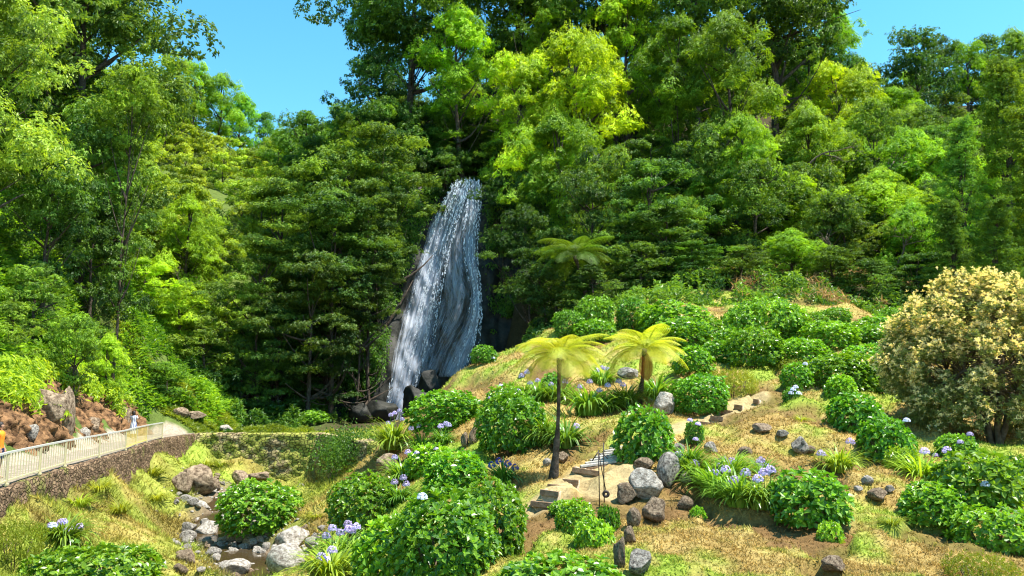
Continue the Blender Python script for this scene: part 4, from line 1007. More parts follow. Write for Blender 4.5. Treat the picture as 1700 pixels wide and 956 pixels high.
BUSHES = [ # kind, foot px, foot py, w, h, label, tone, Y, heads
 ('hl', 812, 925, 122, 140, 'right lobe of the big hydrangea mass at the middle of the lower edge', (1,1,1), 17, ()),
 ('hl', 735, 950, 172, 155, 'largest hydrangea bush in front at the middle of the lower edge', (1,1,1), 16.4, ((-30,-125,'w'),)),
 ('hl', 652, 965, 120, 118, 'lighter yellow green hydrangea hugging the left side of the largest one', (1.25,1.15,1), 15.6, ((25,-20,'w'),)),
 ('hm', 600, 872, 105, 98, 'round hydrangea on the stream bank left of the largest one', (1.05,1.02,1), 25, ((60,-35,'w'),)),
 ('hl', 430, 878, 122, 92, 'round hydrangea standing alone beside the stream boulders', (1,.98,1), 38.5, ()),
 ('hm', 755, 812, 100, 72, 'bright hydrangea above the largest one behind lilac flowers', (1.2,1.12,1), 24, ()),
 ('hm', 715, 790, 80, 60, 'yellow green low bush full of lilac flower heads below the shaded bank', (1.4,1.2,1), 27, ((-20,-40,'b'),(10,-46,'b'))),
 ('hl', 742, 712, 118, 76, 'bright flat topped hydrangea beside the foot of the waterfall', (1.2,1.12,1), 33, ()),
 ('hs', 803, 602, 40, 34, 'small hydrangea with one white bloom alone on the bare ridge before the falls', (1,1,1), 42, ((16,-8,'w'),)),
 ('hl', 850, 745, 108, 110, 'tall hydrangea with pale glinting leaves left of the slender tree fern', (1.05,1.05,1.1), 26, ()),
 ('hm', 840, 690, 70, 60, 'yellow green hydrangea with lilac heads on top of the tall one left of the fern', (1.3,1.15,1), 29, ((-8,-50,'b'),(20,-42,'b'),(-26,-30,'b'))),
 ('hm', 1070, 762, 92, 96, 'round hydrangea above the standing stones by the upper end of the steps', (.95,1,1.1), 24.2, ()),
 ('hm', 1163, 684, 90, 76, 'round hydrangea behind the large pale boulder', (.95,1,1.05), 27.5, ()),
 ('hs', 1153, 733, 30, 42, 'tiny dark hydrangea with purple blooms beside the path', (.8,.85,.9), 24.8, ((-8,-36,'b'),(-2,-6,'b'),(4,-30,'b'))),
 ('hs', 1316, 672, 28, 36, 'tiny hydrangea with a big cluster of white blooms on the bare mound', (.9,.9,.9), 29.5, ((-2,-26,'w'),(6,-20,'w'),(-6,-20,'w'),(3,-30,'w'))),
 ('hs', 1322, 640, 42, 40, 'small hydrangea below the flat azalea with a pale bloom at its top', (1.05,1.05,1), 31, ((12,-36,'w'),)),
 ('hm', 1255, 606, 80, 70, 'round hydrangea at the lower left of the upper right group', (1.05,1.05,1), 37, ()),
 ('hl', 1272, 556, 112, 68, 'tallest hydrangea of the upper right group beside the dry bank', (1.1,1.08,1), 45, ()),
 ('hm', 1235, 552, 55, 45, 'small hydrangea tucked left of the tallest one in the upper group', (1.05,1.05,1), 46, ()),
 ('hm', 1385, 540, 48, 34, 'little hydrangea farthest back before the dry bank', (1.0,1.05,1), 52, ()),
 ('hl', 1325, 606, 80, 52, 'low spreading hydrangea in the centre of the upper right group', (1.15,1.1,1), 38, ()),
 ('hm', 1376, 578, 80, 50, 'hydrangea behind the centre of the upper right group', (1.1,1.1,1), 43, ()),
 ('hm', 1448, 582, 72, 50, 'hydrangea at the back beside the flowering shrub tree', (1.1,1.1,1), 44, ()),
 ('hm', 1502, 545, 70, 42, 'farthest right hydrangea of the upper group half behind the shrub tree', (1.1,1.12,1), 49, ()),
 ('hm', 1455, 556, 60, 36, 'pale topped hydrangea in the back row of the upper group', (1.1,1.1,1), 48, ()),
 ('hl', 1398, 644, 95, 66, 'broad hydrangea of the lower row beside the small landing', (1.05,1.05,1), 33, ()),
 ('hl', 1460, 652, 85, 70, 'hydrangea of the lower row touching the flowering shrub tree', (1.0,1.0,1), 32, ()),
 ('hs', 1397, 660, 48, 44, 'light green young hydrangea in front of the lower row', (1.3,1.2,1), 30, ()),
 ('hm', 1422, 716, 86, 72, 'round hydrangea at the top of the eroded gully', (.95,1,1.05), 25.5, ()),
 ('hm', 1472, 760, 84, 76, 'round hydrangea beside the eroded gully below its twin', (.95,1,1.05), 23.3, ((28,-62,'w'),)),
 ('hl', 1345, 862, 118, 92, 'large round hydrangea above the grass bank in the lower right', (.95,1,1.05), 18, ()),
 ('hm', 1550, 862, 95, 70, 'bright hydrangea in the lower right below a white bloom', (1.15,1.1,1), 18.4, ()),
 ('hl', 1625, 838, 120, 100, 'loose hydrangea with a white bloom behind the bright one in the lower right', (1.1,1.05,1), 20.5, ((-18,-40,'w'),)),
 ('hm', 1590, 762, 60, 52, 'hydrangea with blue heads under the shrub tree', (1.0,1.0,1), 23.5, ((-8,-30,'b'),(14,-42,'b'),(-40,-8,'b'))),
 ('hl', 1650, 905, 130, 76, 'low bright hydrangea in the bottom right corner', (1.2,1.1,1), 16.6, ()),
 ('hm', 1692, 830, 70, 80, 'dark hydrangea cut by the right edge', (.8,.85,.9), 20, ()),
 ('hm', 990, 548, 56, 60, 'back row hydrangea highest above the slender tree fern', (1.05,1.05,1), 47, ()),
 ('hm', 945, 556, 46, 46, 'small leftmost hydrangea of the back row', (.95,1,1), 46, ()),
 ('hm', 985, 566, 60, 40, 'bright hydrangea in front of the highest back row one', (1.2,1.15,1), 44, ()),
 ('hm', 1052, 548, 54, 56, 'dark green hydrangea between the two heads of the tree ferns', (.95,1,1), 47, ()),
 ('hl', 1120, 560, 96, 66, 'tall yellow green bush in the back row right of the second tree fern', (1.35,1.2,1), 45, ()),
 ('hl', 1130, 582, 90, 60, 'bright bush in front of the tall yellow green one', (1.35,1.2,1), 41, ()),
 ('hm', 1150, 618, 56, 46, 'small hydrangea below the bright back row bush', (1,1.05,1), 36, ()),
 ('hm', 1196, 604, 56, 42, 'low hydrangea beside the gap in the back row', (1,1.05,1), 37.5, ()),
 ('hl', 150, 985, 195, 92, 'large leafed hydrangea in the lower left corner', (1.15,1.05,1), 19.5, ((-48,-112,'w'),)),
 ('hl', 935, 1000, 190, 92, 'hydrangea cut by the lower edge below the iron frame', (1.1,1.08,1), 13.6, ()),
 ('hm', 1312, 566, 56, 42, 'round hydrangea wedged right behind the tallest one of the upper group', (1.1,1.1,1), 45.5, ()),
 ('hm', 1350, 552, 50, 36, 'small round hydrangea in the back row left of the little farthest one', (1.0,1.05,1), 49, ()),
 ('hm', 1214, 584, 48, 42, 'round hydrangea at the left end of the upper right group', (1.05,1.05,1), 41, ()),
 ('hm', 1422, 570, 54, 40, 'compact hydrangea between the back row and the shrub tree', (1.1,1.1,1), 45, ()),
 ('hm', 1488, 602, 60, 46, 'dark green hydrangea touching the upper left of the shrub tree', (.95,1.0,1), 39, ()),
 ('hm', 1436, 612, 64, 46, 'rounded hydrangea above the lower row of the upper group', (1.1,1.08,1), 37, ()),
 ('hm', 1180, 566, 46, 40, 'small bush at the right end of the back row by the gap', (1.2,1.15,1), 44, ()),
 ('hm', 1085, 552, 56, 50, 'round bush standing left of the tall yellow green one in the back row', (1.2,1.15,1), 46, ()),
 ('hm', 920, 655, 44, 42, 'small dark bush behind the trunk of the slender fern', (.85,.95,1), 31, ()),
]
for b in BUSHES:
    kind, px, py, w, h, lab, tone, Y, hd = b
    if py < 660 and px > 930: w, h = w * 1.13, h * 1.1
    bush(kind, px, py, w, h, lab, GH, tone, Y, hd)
GA = 'clipped yellow green azaleas'
for px, py, w, h, Y, lab in [(1215, 652, 82, 52, 30, 'flat topped yellow green azalea with bare stems beside the round hydrangea'), (1318, 612, 58, 24, 36.5, 'low yellow green azalea dome in front of the upper hydrangeas'),
        (25, 925, 80, 70, 20.5, 'yellow green azalea with a leaning stem in the lower left'), (85, 975, 90, 36, 18.5, 'low azalea mound at the lower left edge'), (1630, 965, 110, 60, 15, 'olive azalea mound at the bottom right')]:
    t = bush('az', px, py, w, h, lab, GA, (1, 1, 1), Y, (), 'azalea_bush', 'shrub')

# agapanthus
def strap_leaves(r, n, L, Wd, mat, name='leaves', R=.12, erect=1.0):
    mb = MB(); seg = 6
    a = r.random(n) * 2 * PI; el0 = r.uniform(.9, 1.45, n) * erect; l = L * r.uniform(.6, 1.15, n); w = Wd * r.uniform(.8, 1.2, n); k = r.uniform(1.3, 2.6, n)
    rad = np.stack([np.cos(a), np.sin(a), 0 * a], 1); side = np.stack([-np.sin(a), np.cos(a), 0 * a], 1)
    p = rad * (r.random(n) * R)[:, None]; V = []
    for s in range(seg + 1):
        t = s / seg; ww = (w * (1 - t ** 2.5) * .5 + .0015)[:, None]
        V.append(np.stack([p - side * ww, p + side * ww], 1)); el = el0 - k * t
        p = p + (rad * np.cos(el)[:, None] + np.array([0, 0, 1]) * np.sin(el)[:, None]) * (l / seg)[:, None]
    V = np.stack(V, 1).reshape(-1, 3); b = np.arange(n)[:, None] * (seg + 1) * 2
    for s in range(seg): mb.F.setdefault(4, []).append(b + np.array([[2 * s, 2 * s + 1, 2 * s + 3, 2 * s + 2]])); mb.M.setdefault(4, []).append(np.zeros(n))
    mb.V.append(V); mb.T.append(np.repeat(r.random(n), (seg + 1) * 2)); mb.n += len(V)
    return mb.mesh(name, mat)
AG = [strap_leaves(np.random.default_rng(700 + i), 240, 1.0, .05, M['aga'], R=.3, erect=1.1) for i in range(3)]
GRT = [strap_leaves(np.random.default_rng(720 + i), 120, .5, .02, M['azalea'], R=.2) for i in range(2)]
mb = MB(); tube(mb, [(0, 0, 0), (.02, 0, .5), (.03, 0, 1.0)], [.012, .010, .008], 5); STALK = mb.mesh('flower_stalk', M['stem'])
def agap(px, py, w, label, fl=(), tone=(1, 1, 1), Y=None, kind='l'):
    p = hit(px, py, Y or hillY(px, py)); m = p[1] / F; s = w * m / .86
    t = thing('agapanthus_clump', label, 'flowering plant', p - [0, 0, .03], random.uniform(0, 6), 'agapanthus clumps of the garden')
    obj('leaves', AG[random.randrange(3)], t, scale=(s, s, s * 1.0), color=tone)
    for fx, fh in fl:
        hh = fh * m; d = Vector((fx * m, random.uniform(-.15, .15) * s, 0)); d.rotate(Matrix.Rotation(-t.rotation_euler.z, 3, 'Z'))
        st = obj('flower_stalk', STALK, t, (d.x * .6, d.y, 0), scale=(1, 1, hh)); dd = Vector((d.x * .4, 0, 0))
        hd = obj('flower_head', AGV if kind == 'v' else AGL, t, (d.x * .6 + .03, d.y, hh), scale=(1.1, 1.1, 1.1))
    return t
AGS = [ # px, foot py, width, label, flowers (dx, height px)
 (655, 745, 58, 'agapanthus clump with pink lilac heads at the right end of the dam', ((-12,55),(-2,58),(8,62),(16,48),(-18,42)), (1.2,1.1,1), 31, 'l'),
 (700, 752, 40, 'agapanthus clump below the shaded bank with a row of lilac heads', ((-20,40),(-6,44),(8,36),(22,42),(30,46)), (.9,.95,1), 31, 'l'),
 (735, 738, 30, 'small agapanthus under the flat topped hydrangea', ((-6,30),(6,34),(12,32)), (.7,.8,.8), 32, 'l'),
 (670, 800, 50, 'agapanthus with pale heads on the brown bank left of the yellow green bush', ((-14,40),(8,48),(16,30)), (1,1,1), 27.5, 'l'),
 (662, 835, 40, 'agapanthus rising from behind the stream bank hydrangea', ((-6,34),(6,40),(12,30)), (1,1,1), 24, 'l'),
 (560, 930, 56, 'agapanthus by the big stream boulder with many lilac heads', ((-20,40),(-8,52),(4,44),(14,56),(22,50)), (1.1,1.1,1), 22, 'l'),
 (548, 962, 70, 'yellow green agapanthus below the many headed one at the lower edge', ((-24,36),(-10,30),(6,48)), (1.4,1.2,.9), 19.5, 'l'),
 (585, 930, 44, 'narrow agapanthus between the boulder and the largest hydrangea', ((0,46),(8,54)), (1,1,1), 20.5, 'l'),
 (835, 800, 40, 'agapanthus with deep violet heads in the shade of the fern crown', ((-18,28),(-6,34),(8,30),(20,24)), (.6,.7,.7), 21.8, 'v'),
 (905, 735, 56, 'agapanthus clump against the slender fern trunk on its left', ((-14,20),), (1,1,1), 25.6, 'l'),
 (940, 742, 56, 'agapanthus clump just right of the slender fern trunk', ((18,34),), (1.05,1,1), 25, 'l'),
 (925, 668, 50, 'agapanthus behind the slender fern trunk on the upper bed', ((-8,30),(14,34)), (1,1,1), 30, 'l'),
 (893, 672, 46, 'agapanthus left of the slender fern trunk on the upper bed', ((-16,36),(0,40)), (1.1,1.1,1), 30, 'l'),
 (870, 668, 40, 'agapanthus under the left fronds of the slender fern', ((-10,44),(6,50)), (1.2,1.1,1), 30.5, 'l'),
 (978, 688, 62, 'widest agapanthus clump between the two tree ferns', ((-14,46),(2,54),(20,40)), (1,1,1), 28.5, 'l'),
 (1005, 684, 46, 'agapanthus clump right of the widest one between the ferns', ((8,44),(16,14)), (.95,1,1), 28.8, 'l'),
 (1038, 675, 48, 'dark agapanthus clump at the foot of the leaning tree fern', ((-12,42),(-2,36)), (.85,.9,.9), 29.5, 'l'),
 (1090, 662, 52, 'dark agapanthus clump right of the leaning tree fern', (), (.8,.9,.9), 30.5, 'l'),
 (1000, 640, 40, 'agapanthus in the upper bed with three pale heads', ((-10,26),(4,30),(14,28)), (.9,.95,.9), 33, 'l'),
 (1160, 800, 60, 'agapanthus clump beside the tall brown standing stone', ((-10,30),), (1.05,1,1), 20.6, 'l'),
 (1190, 822, 64, 'agapanthus clump in the middle of the lower bed', ((-6,36),(14,42)), (1,1,1), 19.6, 'l'),
 (1228, 838, 64, 'agapanthus clump with two lilac heads in the lower bed', ((-8,40),(10,52)), (1,1,1), 18.9, 'l'),
 (1262, 842, 60, 'agapanthus clump against the large round hydrangea', ((-4,46),(8,56),(20,60)), (.95,1,1), 18.7, 'l'),
 (1215, 795, 56, 'agapanthus clump at the back of the lower bed', ((-20,20),(2,28)), (1,1,1), 20.8, 'l'),
 (1145, 775, 46, 'low agapanthus behind the tall brown standing stone', ((-20,20),), (1.2,1.1,1), 22, 'l'),
 (1262, 795, 44, 'agapanthus with three lilac heads above the round hydrangea', ((-4,26),(8,30),(16,20)), (1,1,1), 20.7, 'l'),
 (1395, 782, 50, 'yellow green clump with a lilac head above the gully', ((28,48),(-30,28)), (1.5,1.25,1), 21.2, 'l'),
 (1530, 800, 60, 'yellow green agapanthus with a blue head right of the gully', ((6,50),), (1.5,1.25,1), 20.6, 'l'),
 (1575, 808, 60, 'agapanthus clump behind the bright lower right hydrangea', ((10,58),), (1.3,1.15,1), 20.4, 'l'),
 (105, 905, 60, 'agapanthus with pale lilac heads at the lower left', ((-30,32),(-8,20),(-14,36),(8,24),(30,28),(4,38)), (1.1,1.05,1), 22.5, 'l'),
]
for px, py, w, lab, fl, tone, Y, kd in AGS: agap(px, py, w, lab, fl, tone, Y, kd)

# tree ferns
def make_frond(seed, L, W_, curve=1.5, mat=None):
    r = np.random.default_rng(seed); mb = MB(); n = 19; ts = np.linspace(0, 1, 14)
    el = .75 - curve * ts; dx = np.cumsum(np.cos(el)) * L / 14; dz = np.cumsum(np.sin(el)) * L / 14
    pts = np.stack([dx, np.sin(ts * 3) * .03, dz], 1); tube(mb, pts, .016 * (1.1 - ts), 5, .2)
    Pp, D, N, Lz, Wz = [], [], [], [], []
    for k in range(n):
        t = .12 + .88 * k / n; b = np.array([np.interp(t, ts, pts[:, c]) for c in range(3)]); e = .75 - curve * t
        tan = np.array([math.cos(e), 0, math.sin(e)]); up = np.array([-math.sin(e), 0, math.cos(e)])
        pl = W_ * math.sin(PI * min(.97, (t * .92 + .08)) ** .85) ** .8 + .03
        for s in (-1, 1):
            d = norm(np.array([0, s, 0]) * .95 + tan * .5 - np.array([0, 0, .12]))
            m_ = 9
            for j in range(m_):
                q = j / m_; pj = b + d * pl * q - np.array([0, 0, .28]) * (pl * q * q)
                for s2 in (-1, 1):
                    dd = norm(np.cross(up, d) * s2 + d * .45); Pp.append(pj); D.append(dd); N.append(up + r.normal(size=3) * .2)
                    ll = .027 * (1 - q ** 1.6) + .009; Lz.append(ll); Wz.append(pl / m_ * 1.05)
    V, Fc = leaves4(np.array(Pp), np.array(D), np.array(N), np.array(Lz), np.array(Wz), .08)
    mb.add(V, Fc, np.repeat(np.clip(r.normal(size=len(Pp)) * .2 + .55, 0, 1), 4))
    return mb.mesh('frond', mat or M['fern'])
FR = [make_frond(800 + i, 1.45, .42, c) for i, c in enumerate((1.3, 1.5, 1.15))]
FRD = make_frond(810, 1.1, .22, 1.0, M['dry'])
def tree_fern(base, top, label, tone, nf, fs, rad, dead=2, group=None, dead_tone=(1, 1, 1)):
    base = np.asarray(base, float); top = np.asarray(top, float)
    t = thing('tree_fern', label, 'tree fern', base, 0, group); v = top - base; mb = MB(); ts = np.linspace(0, 1, 14)
    pts = np.stack([v[0] * ts ** 1.4 + .06 * np.sin(ts * 4), v[1] * ts, v[2] * ts - .15 * (1 - ts)], 1)
    tube(mb, pts, 1.12 * rad * (1.5 - 1.0 * np.minimum(1, ts * 2.2) + .25 * (ts > .85)), 12, rough=.25); obj('trunk', mb.mesh('trunk', M['bark'], True), t)
    for k in range(nf):
        a = k * 2.399963; tier = k / nf; obj('frond', FR[k % 3], t, tuple(v + [math.cos(a) * .05, math.sin(a) * .05, 0]), (0, .62 - 1.0 * tier + random.uniform(-.12, .12), a), (fs * random.uniform(.85, 1.1),) * 3, tone)
    for k in range(dead):
        a = -1.2 + k * 1.1; o = obj('dead_frond', FRD, t, tuple(v - [0, 0, .05]), (0, 1.75, a), (fs * .85,) * 3, dead_tone)
    return t
b = hit(918, 792, 21.5); tp = P(932, 588, b[1]); tree_fern(b, tp, 'slender tree fern with a long thin trunk beside the lower steps', (1, 1, 1), 30, .98, .085)
b = hit(1058, 668, 29.5); tp = P(1072, 580, 29); tree_fern(b, tp, 'shorter tree fern with hanging rusty dead fronds on the upper bed', (1, 1, 1), 26, 1.2, .11, 4, dead_tone=(1.2, .9, .5))
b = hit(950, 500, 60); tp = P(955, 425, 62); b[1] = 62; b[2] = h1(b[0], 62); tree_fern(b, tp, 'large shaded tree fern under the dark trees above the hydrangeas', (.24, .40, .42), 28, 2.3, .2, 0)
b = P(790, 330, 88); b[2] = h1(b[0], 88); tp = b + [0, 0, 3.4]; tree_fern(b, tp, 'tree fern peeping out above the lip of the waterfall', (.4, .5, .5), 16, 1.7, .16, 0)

# flowering shrub tree at the right
def shrub_tree():
    b = hit(1655, 742, 26); m = b[1] / F; r = np.random.default_rng(77); t = thing('flowering_shrub_tree', 'big rounded shrub tree with creamy yellow leaf tips and twisted bare stems at the right', 'shrub tree', b)
    tr = MB(); lf = MB(); tip = MB(); cen = P(1640, 600, b[1]) - b; R = np.array([168 * m, 130 * m, 140 * m])
    n = 780; d = rdir(n, r); d[:, 2] = np.where(d[:, 2] < -.85, -d[:, 2], d[:, 2])
    q = cen + d * R * (r.uniform(.25, 1, n) ** .35)[:, None] * (1 + .2 * (fbm(d * 2, 2) - .5))[:, None]
    for c, dd in zip(q, d):
        k = 16; p = c + r.normal(size=(k, 3)) * .12; P_, D_, N_, L_, T_ = rosettes(r, p, norm(np.tile(dd * .6 + [0, 0, .7], (k, 1))), .13, .035, 8, 1, .4)
        V, Fc = leaves6(P_, D_, N_, L_, .034); lf.add(V, Fc, np.repeat(T_, 6))
        if r.random() < .9:
            kk = 17 if dd[2] > -.4 else 8; p = c + norm(dd + [0, 0, .5]) * .13 + r.normal(size=(kk, 3)) * .11; P_, D_, N_, L_, T_ = rosettes(r, p, norm(np.tile(dd * .5 + [0, 0, .8], (kk, 1))), .085, .03, 8, .8, .4)
            V, Fc = leaves6(P_, D_, N_, L_, .03); tip.add(V, Fc, np.repeat(T_, 6))
    for k in range(7):
        a = k * .9; e = np.array([math.cos(a) * R[0] * .45, math.sin(a) * R[1] * .5, cen[2] + .1]); mid_ = np.array([e[0] * .35, e[1] * .35, cen[2] * .55])
        ts = np.linspace(0, 1, 9)[:, None]; pts = (1 - ts) ** 2 * np.array([e[0] * .03, e[1] * .03, -.2]) + 2 * ts * (1 - ts) * mid_ + ts ** 2 * e + r.normal(size=(9, 3)) * .03
        tube(tr, pts, .09 * (1.1 - ts[:, 0] * .75), 7, rough=.3)
        for j in range(26):
            g = q[r.integers(n)]; s_ = pts[r.integers(4, 9)]
            if np.linalg.norm(g - s_) < R[0] * 1.1: tube(tr, [s_, (s_ + g) / 2 + r.normal(size=3) * .1, g], [.025, .016, .006], 4)
    obj('trunk', tr.mesh('trunk', M['twig'], True), t); obj('leaves', lf.mesh('leaves', M['rhodo']), t); obj('pale_tips', tip.mesh('pale_tips', M['rhodo_tip']), t)
shrub_tree()

# ------------------------------------------------------------------ rocks
def make_rock(seed, cuts=9, rough=.16, sub=4):
    import bmesh
    bm = bmesh.new(); bmesh.ops.create_icosphere(bm, subdivisions=sub, radius=1); r = np.random.default_rng(seed)
    me = bpy.data.meshes.new('rock'); bm.to_mesh(me); bm.free(); n = len(me.vertices); V = np.empty(n * 3, np.float32); me.vertices.foreach_get('co', V); V = V.reshape(-1, 3).astype(float)
    for k in range(cuts):
        d = rdir(1, r)[0]; h = r.uniform(.5, .85); o = np.maximum(V @ d - h, 0); V -= o[:, None] * d * .93
    V *= (1 + rough * (fbm(V * 1.7 + seed, 4) - .5) * 2)[:, None]; V *= (1 + rough * .35 * (fbm(V * 6 + seed, 3) - .5) * 2)[:, None]
    me.vertices.foreach_set('co', V.astype(np.float32).ravel()); me.polygons.foreach_set('use_smooth', np.ones(len(me.polygons), bool)); me.update(); return me
RK = [make_rock(900 + i) for i in range(6)] + [make_rock(950 + i, 4, .1) for i in range(3)]
RKM = {}
def rock(px, py, w, h, label, mat='rock', v=0, Y=None, rot=(0, 0, 0), group='boulders of the garden hill', sink=.25, name='boulder', cat='rock', dep=.8, p=None):
    """a boulder whose centre is seen at (px, py)"""
    if p is None: p = hit(px, py + h * .38, Y or hillY(px, py + h * .4))
    m = p[1] / F; key = (v, mat)
    if key not in RKM:
        me = RK[v].copy(); me.materials.clear(); me.materials.append(M[mat]); RKM[key] = me
    W2, H2 = w * m / 2 * 1.08, h * m / 2 * 1.12
    o = obj(name, RKM[key], None, p + [0, 0, H2 * (1 - sink)], rot, (W2, W2 * dep, H2)); tag(o, label, cat, group); return o
ROCKS = [
 (1078, 806, 62, 52, 'pale grey slanting boulder in the middle of the stone group by the landing', 'rockpale', 0, 19.6, (.2,.5,.3)),
 (1111, 783, 44, 52, 'tall brown egg shaped standing stone right of the landing', 'rock', 6, 20.3, (0,.15,1)),
 (1042, 822, 42, 36, 'dull brown boulder left of the pale slanting one', 'rockbrown', 2, 19.3, (0,0,.8)),
 (1087, 848, 44, 40, 'dark boulder with a dry mossy top below the pale slanting one', 'rockbrown', 3, 18.2, (0,0,2)),
 (1069, 773, 30, 22, 'rounded reddish stone at the back of the stone group', 'rockbrown', 7, 21.3, (0,0,0)),
 (1052, 862, 26, 30, 'brown boulder half in shade under the mossy topped one', 'rockbrown', 1, 17.6, (0,0,1)),
 (1046, 892, 24, 28, 'narrow reddish stone in the column of stones below the iron frame', 'rockbrown', 4, 16.4, (0,0,1.5)),
 (1062, 936, 46, 40, 'large grey boulder at the lower edge under the stone column', 'rock', 5, 15.0, (0,0,.4)),
 (1030, 922, 22, 50, 'mossy lichen covered stone beside the grey lower edge boulder', 'rockbrown', 2, 15.4, (0,0,2.4)),
 (1137, 836, 26, 20, 'small dark round stone right of the mossy topped boulder', 'rockbrown', 8, 18.6, (0,0,0)),
 (1138, 792, 22, 20, 'pale stone leaning on the egg shaped standing stone', 'rockpale', 3, 20.4, (0,0,0)),
 (1127, 745, 22, 16, 'small stone with lilac flowers at the path edge', 'rock', 7, 23.2, (0,0,1)),
 (1101, 673, 46, 36, 'large pale boulder leaning behind the round path hydrangea', 'rockpale', 1, 28.2, (.1,.35,2)),
 (1044, 619, 34, 22, 'grey boulder in the upper bed between the ferns', 'rock', 0, 32.5, (0,0,0)),
 (1180, 746, 26, 20, 'weathered rock in the bare soil right of the path', 'rock', 4, 22.6, (0,0,1)),
 (1200, 768, 24, 18, 'flat stone at the back of the lower flower bed', 'rock', 2, 21.8, (0,0,2)),
 (1237, 751, 22, 16, 'brown stone alone on the dry mound', 'rockbrown', 6, 22.4, (0,0,0)),
 (1330, 740, 34, 28, 'lichen spotted rock half buried in the dry mound', 'rock', 3, 21.8, (0,0,1)),
 (1345, 747, 20, 12, 'flat brown stone beside the lichen spotted rock', 'rockbrown', 1, 21.6, (0,0,1)),
 (1265, 712, 40, 18, 'broken rock edge in the hollow of the dry mound', 'rockbrown', 5, 24.2, (0,0,1)),
 (1300, 720, 24, 12, 'small grey rock right of the hollow in the dry mound', 'rock', 2, 23.8, (0,0,1)),
 (1275, 880, 0, 0, '', '', 0, 0, ()),
 (1385, 940, 46, 26, 'brown rock showing through the grass at the lower edge', 'rockbrown', 4, 14.3, (0,0,1)),
 (1460, 820, 40, 24, 'reddish rock in the eroded gully', 'rockbrown', 0, 19.2, (0,0,1)),
 (1440, 798, 22, 14, 'white faced stone at the top of the eroded gully', 'rockpale', 1, 20.2, (0,0,1)),
 (1478, 812, 18, 12, 'small white stone among roots in the gully', 'rockpale', 2, 19.6, (0,0,1)),
 (1425, 812, 18, 10, 'pale chip of stone left in the eroded gully', 'rockpale', 5, 19.7, (0,0,1)),
 (787, 722, 18, 34, 'upright red brown stone between the two lower hydrangeas', 'rockbrown', 3, 27.5, (0,.2,1)),
 (772, 732, 16, 24, 'smaller upright stone beside the red brown one', 'rockbrown', 2, 28, (0,.2,2)),
 (935, 758, 26, 20, 'brown stone behind the trunk foot of the slender fern', 'rockbrown', 0, 23.5, (0,0,1)),
 (908, 768, 16, 12, 'small pale stone left of the slender fern foot', 'rockpale', 1, 22.8, (0,0,1)),
 (675, 650, 0, 0, '', '', 0, 0, ()),
 (868, 622, 14, 9, 'little stone on the shaded ridge before the falls', 'rockbrown', 2, 35, (0,0,1)),
 (880, 612, 12, 8, 'reddish stone on the ridge left of the slender fern crown', 'rockbrown', 3, 36, (0,0,1)),
 (645, 775, 46, 34, 'brown eroded outcrop on the bank above the stream hydrangea', 'rockbrown', 4, 31, (0,0,1)),
 (1012, 530, 14, 10, 'pale stone in the gap of the back row', 'rockpale', 6, 48, (0,0,1)),
]
for q in ROCKS:
    if q[2]: rock(*q[:4], q[4], q[5], q[6], q[7], q[8])
SR = [ # the stream's own boulders
 (490, 893, 64, 44, 'white streaked boulder on the grassy stream bank', 'rockpale', 0, 30.5), (475, 934, 66, 48, 'big pale granite boulder at the lower edge of the stream', 'rockpale', 6, 27.5),
 (345, 880, 42, 28, 'whitest flat boulder in the middle of the stream bed', 'rockpale', 3, 38.5), (331, 857, 32, 20, 'smooth grey boulder above the whitest one', 'rockpale', 7, 42), (326, 843, 32, 20, 'rounded tan boulder farthest up the loose stones', 'rockpale', 8, 44.5),
 (313, 878, 24, 20, 'small dark sided boulder left of the whitest one', 'rock', 2, 39), (330, 800, 62, 44, 'large pink brown rock ledge below the dam', 'rockbrown', 1, 52.5), (302, 806, 34, 34, 'rock ledge at the foot of the left bank by the dam', 'rockbrown', 4, 51),
 (353, 806, 26, 26, 'upright block beside the pink brown ledge', 'rockbrown', 0, 52), (398, 794, 32, 24, 'brown block against the foot of the dam', 'rockbrown', 5, 54.5), (432, 790, 40, 12, 'flat slab at the foot of the dam', 'rockbrown', 2, 54.8),
 (369, 866, 14, 22, 'white stone at the shaded side of the stream hydrangea', 'rockpale', 1, 41), (375, 894, 20, 10, 'flat stone by the small brown pool', 'rockpale', 3, 35.5), (403, 893, 30, 14, 'grassy edged slab right of the brown pool', 'rockpale', 2, 35.5),
 (392, 945, 44, 26, 'rounded boulder at the lower edge left of the granite one', 'rockpale', 7, 28.8), (310, 925, 40, 30, 'brown mossy boulder on the left stream bank', 'rockbrown', 0, 29.5), (300, 945, 24, 18, 'small brown boulder at the lower edge of the left stream bank', 'rockbrown', 5, 28.0),
 (405, 925, 26, 16, 'pale stone in the lower rapids', 'rockpale', 4, 31), (432, 922, 24, 18, 'grey stone touching the granite boulder', 'rock', 1, 30.8), (360, 925, 20, 16, 'stone on the left side of the lower rapids', 'rockpale', 0, 31.5)]
for px, py, w, h, lab, mt_, v, Y in SR: rock(px, py, w, h, lab, mt_, v, Y, (0, 0, random.random() * 3), 'boulders of the stream')
r = np.random.default_rng(5)
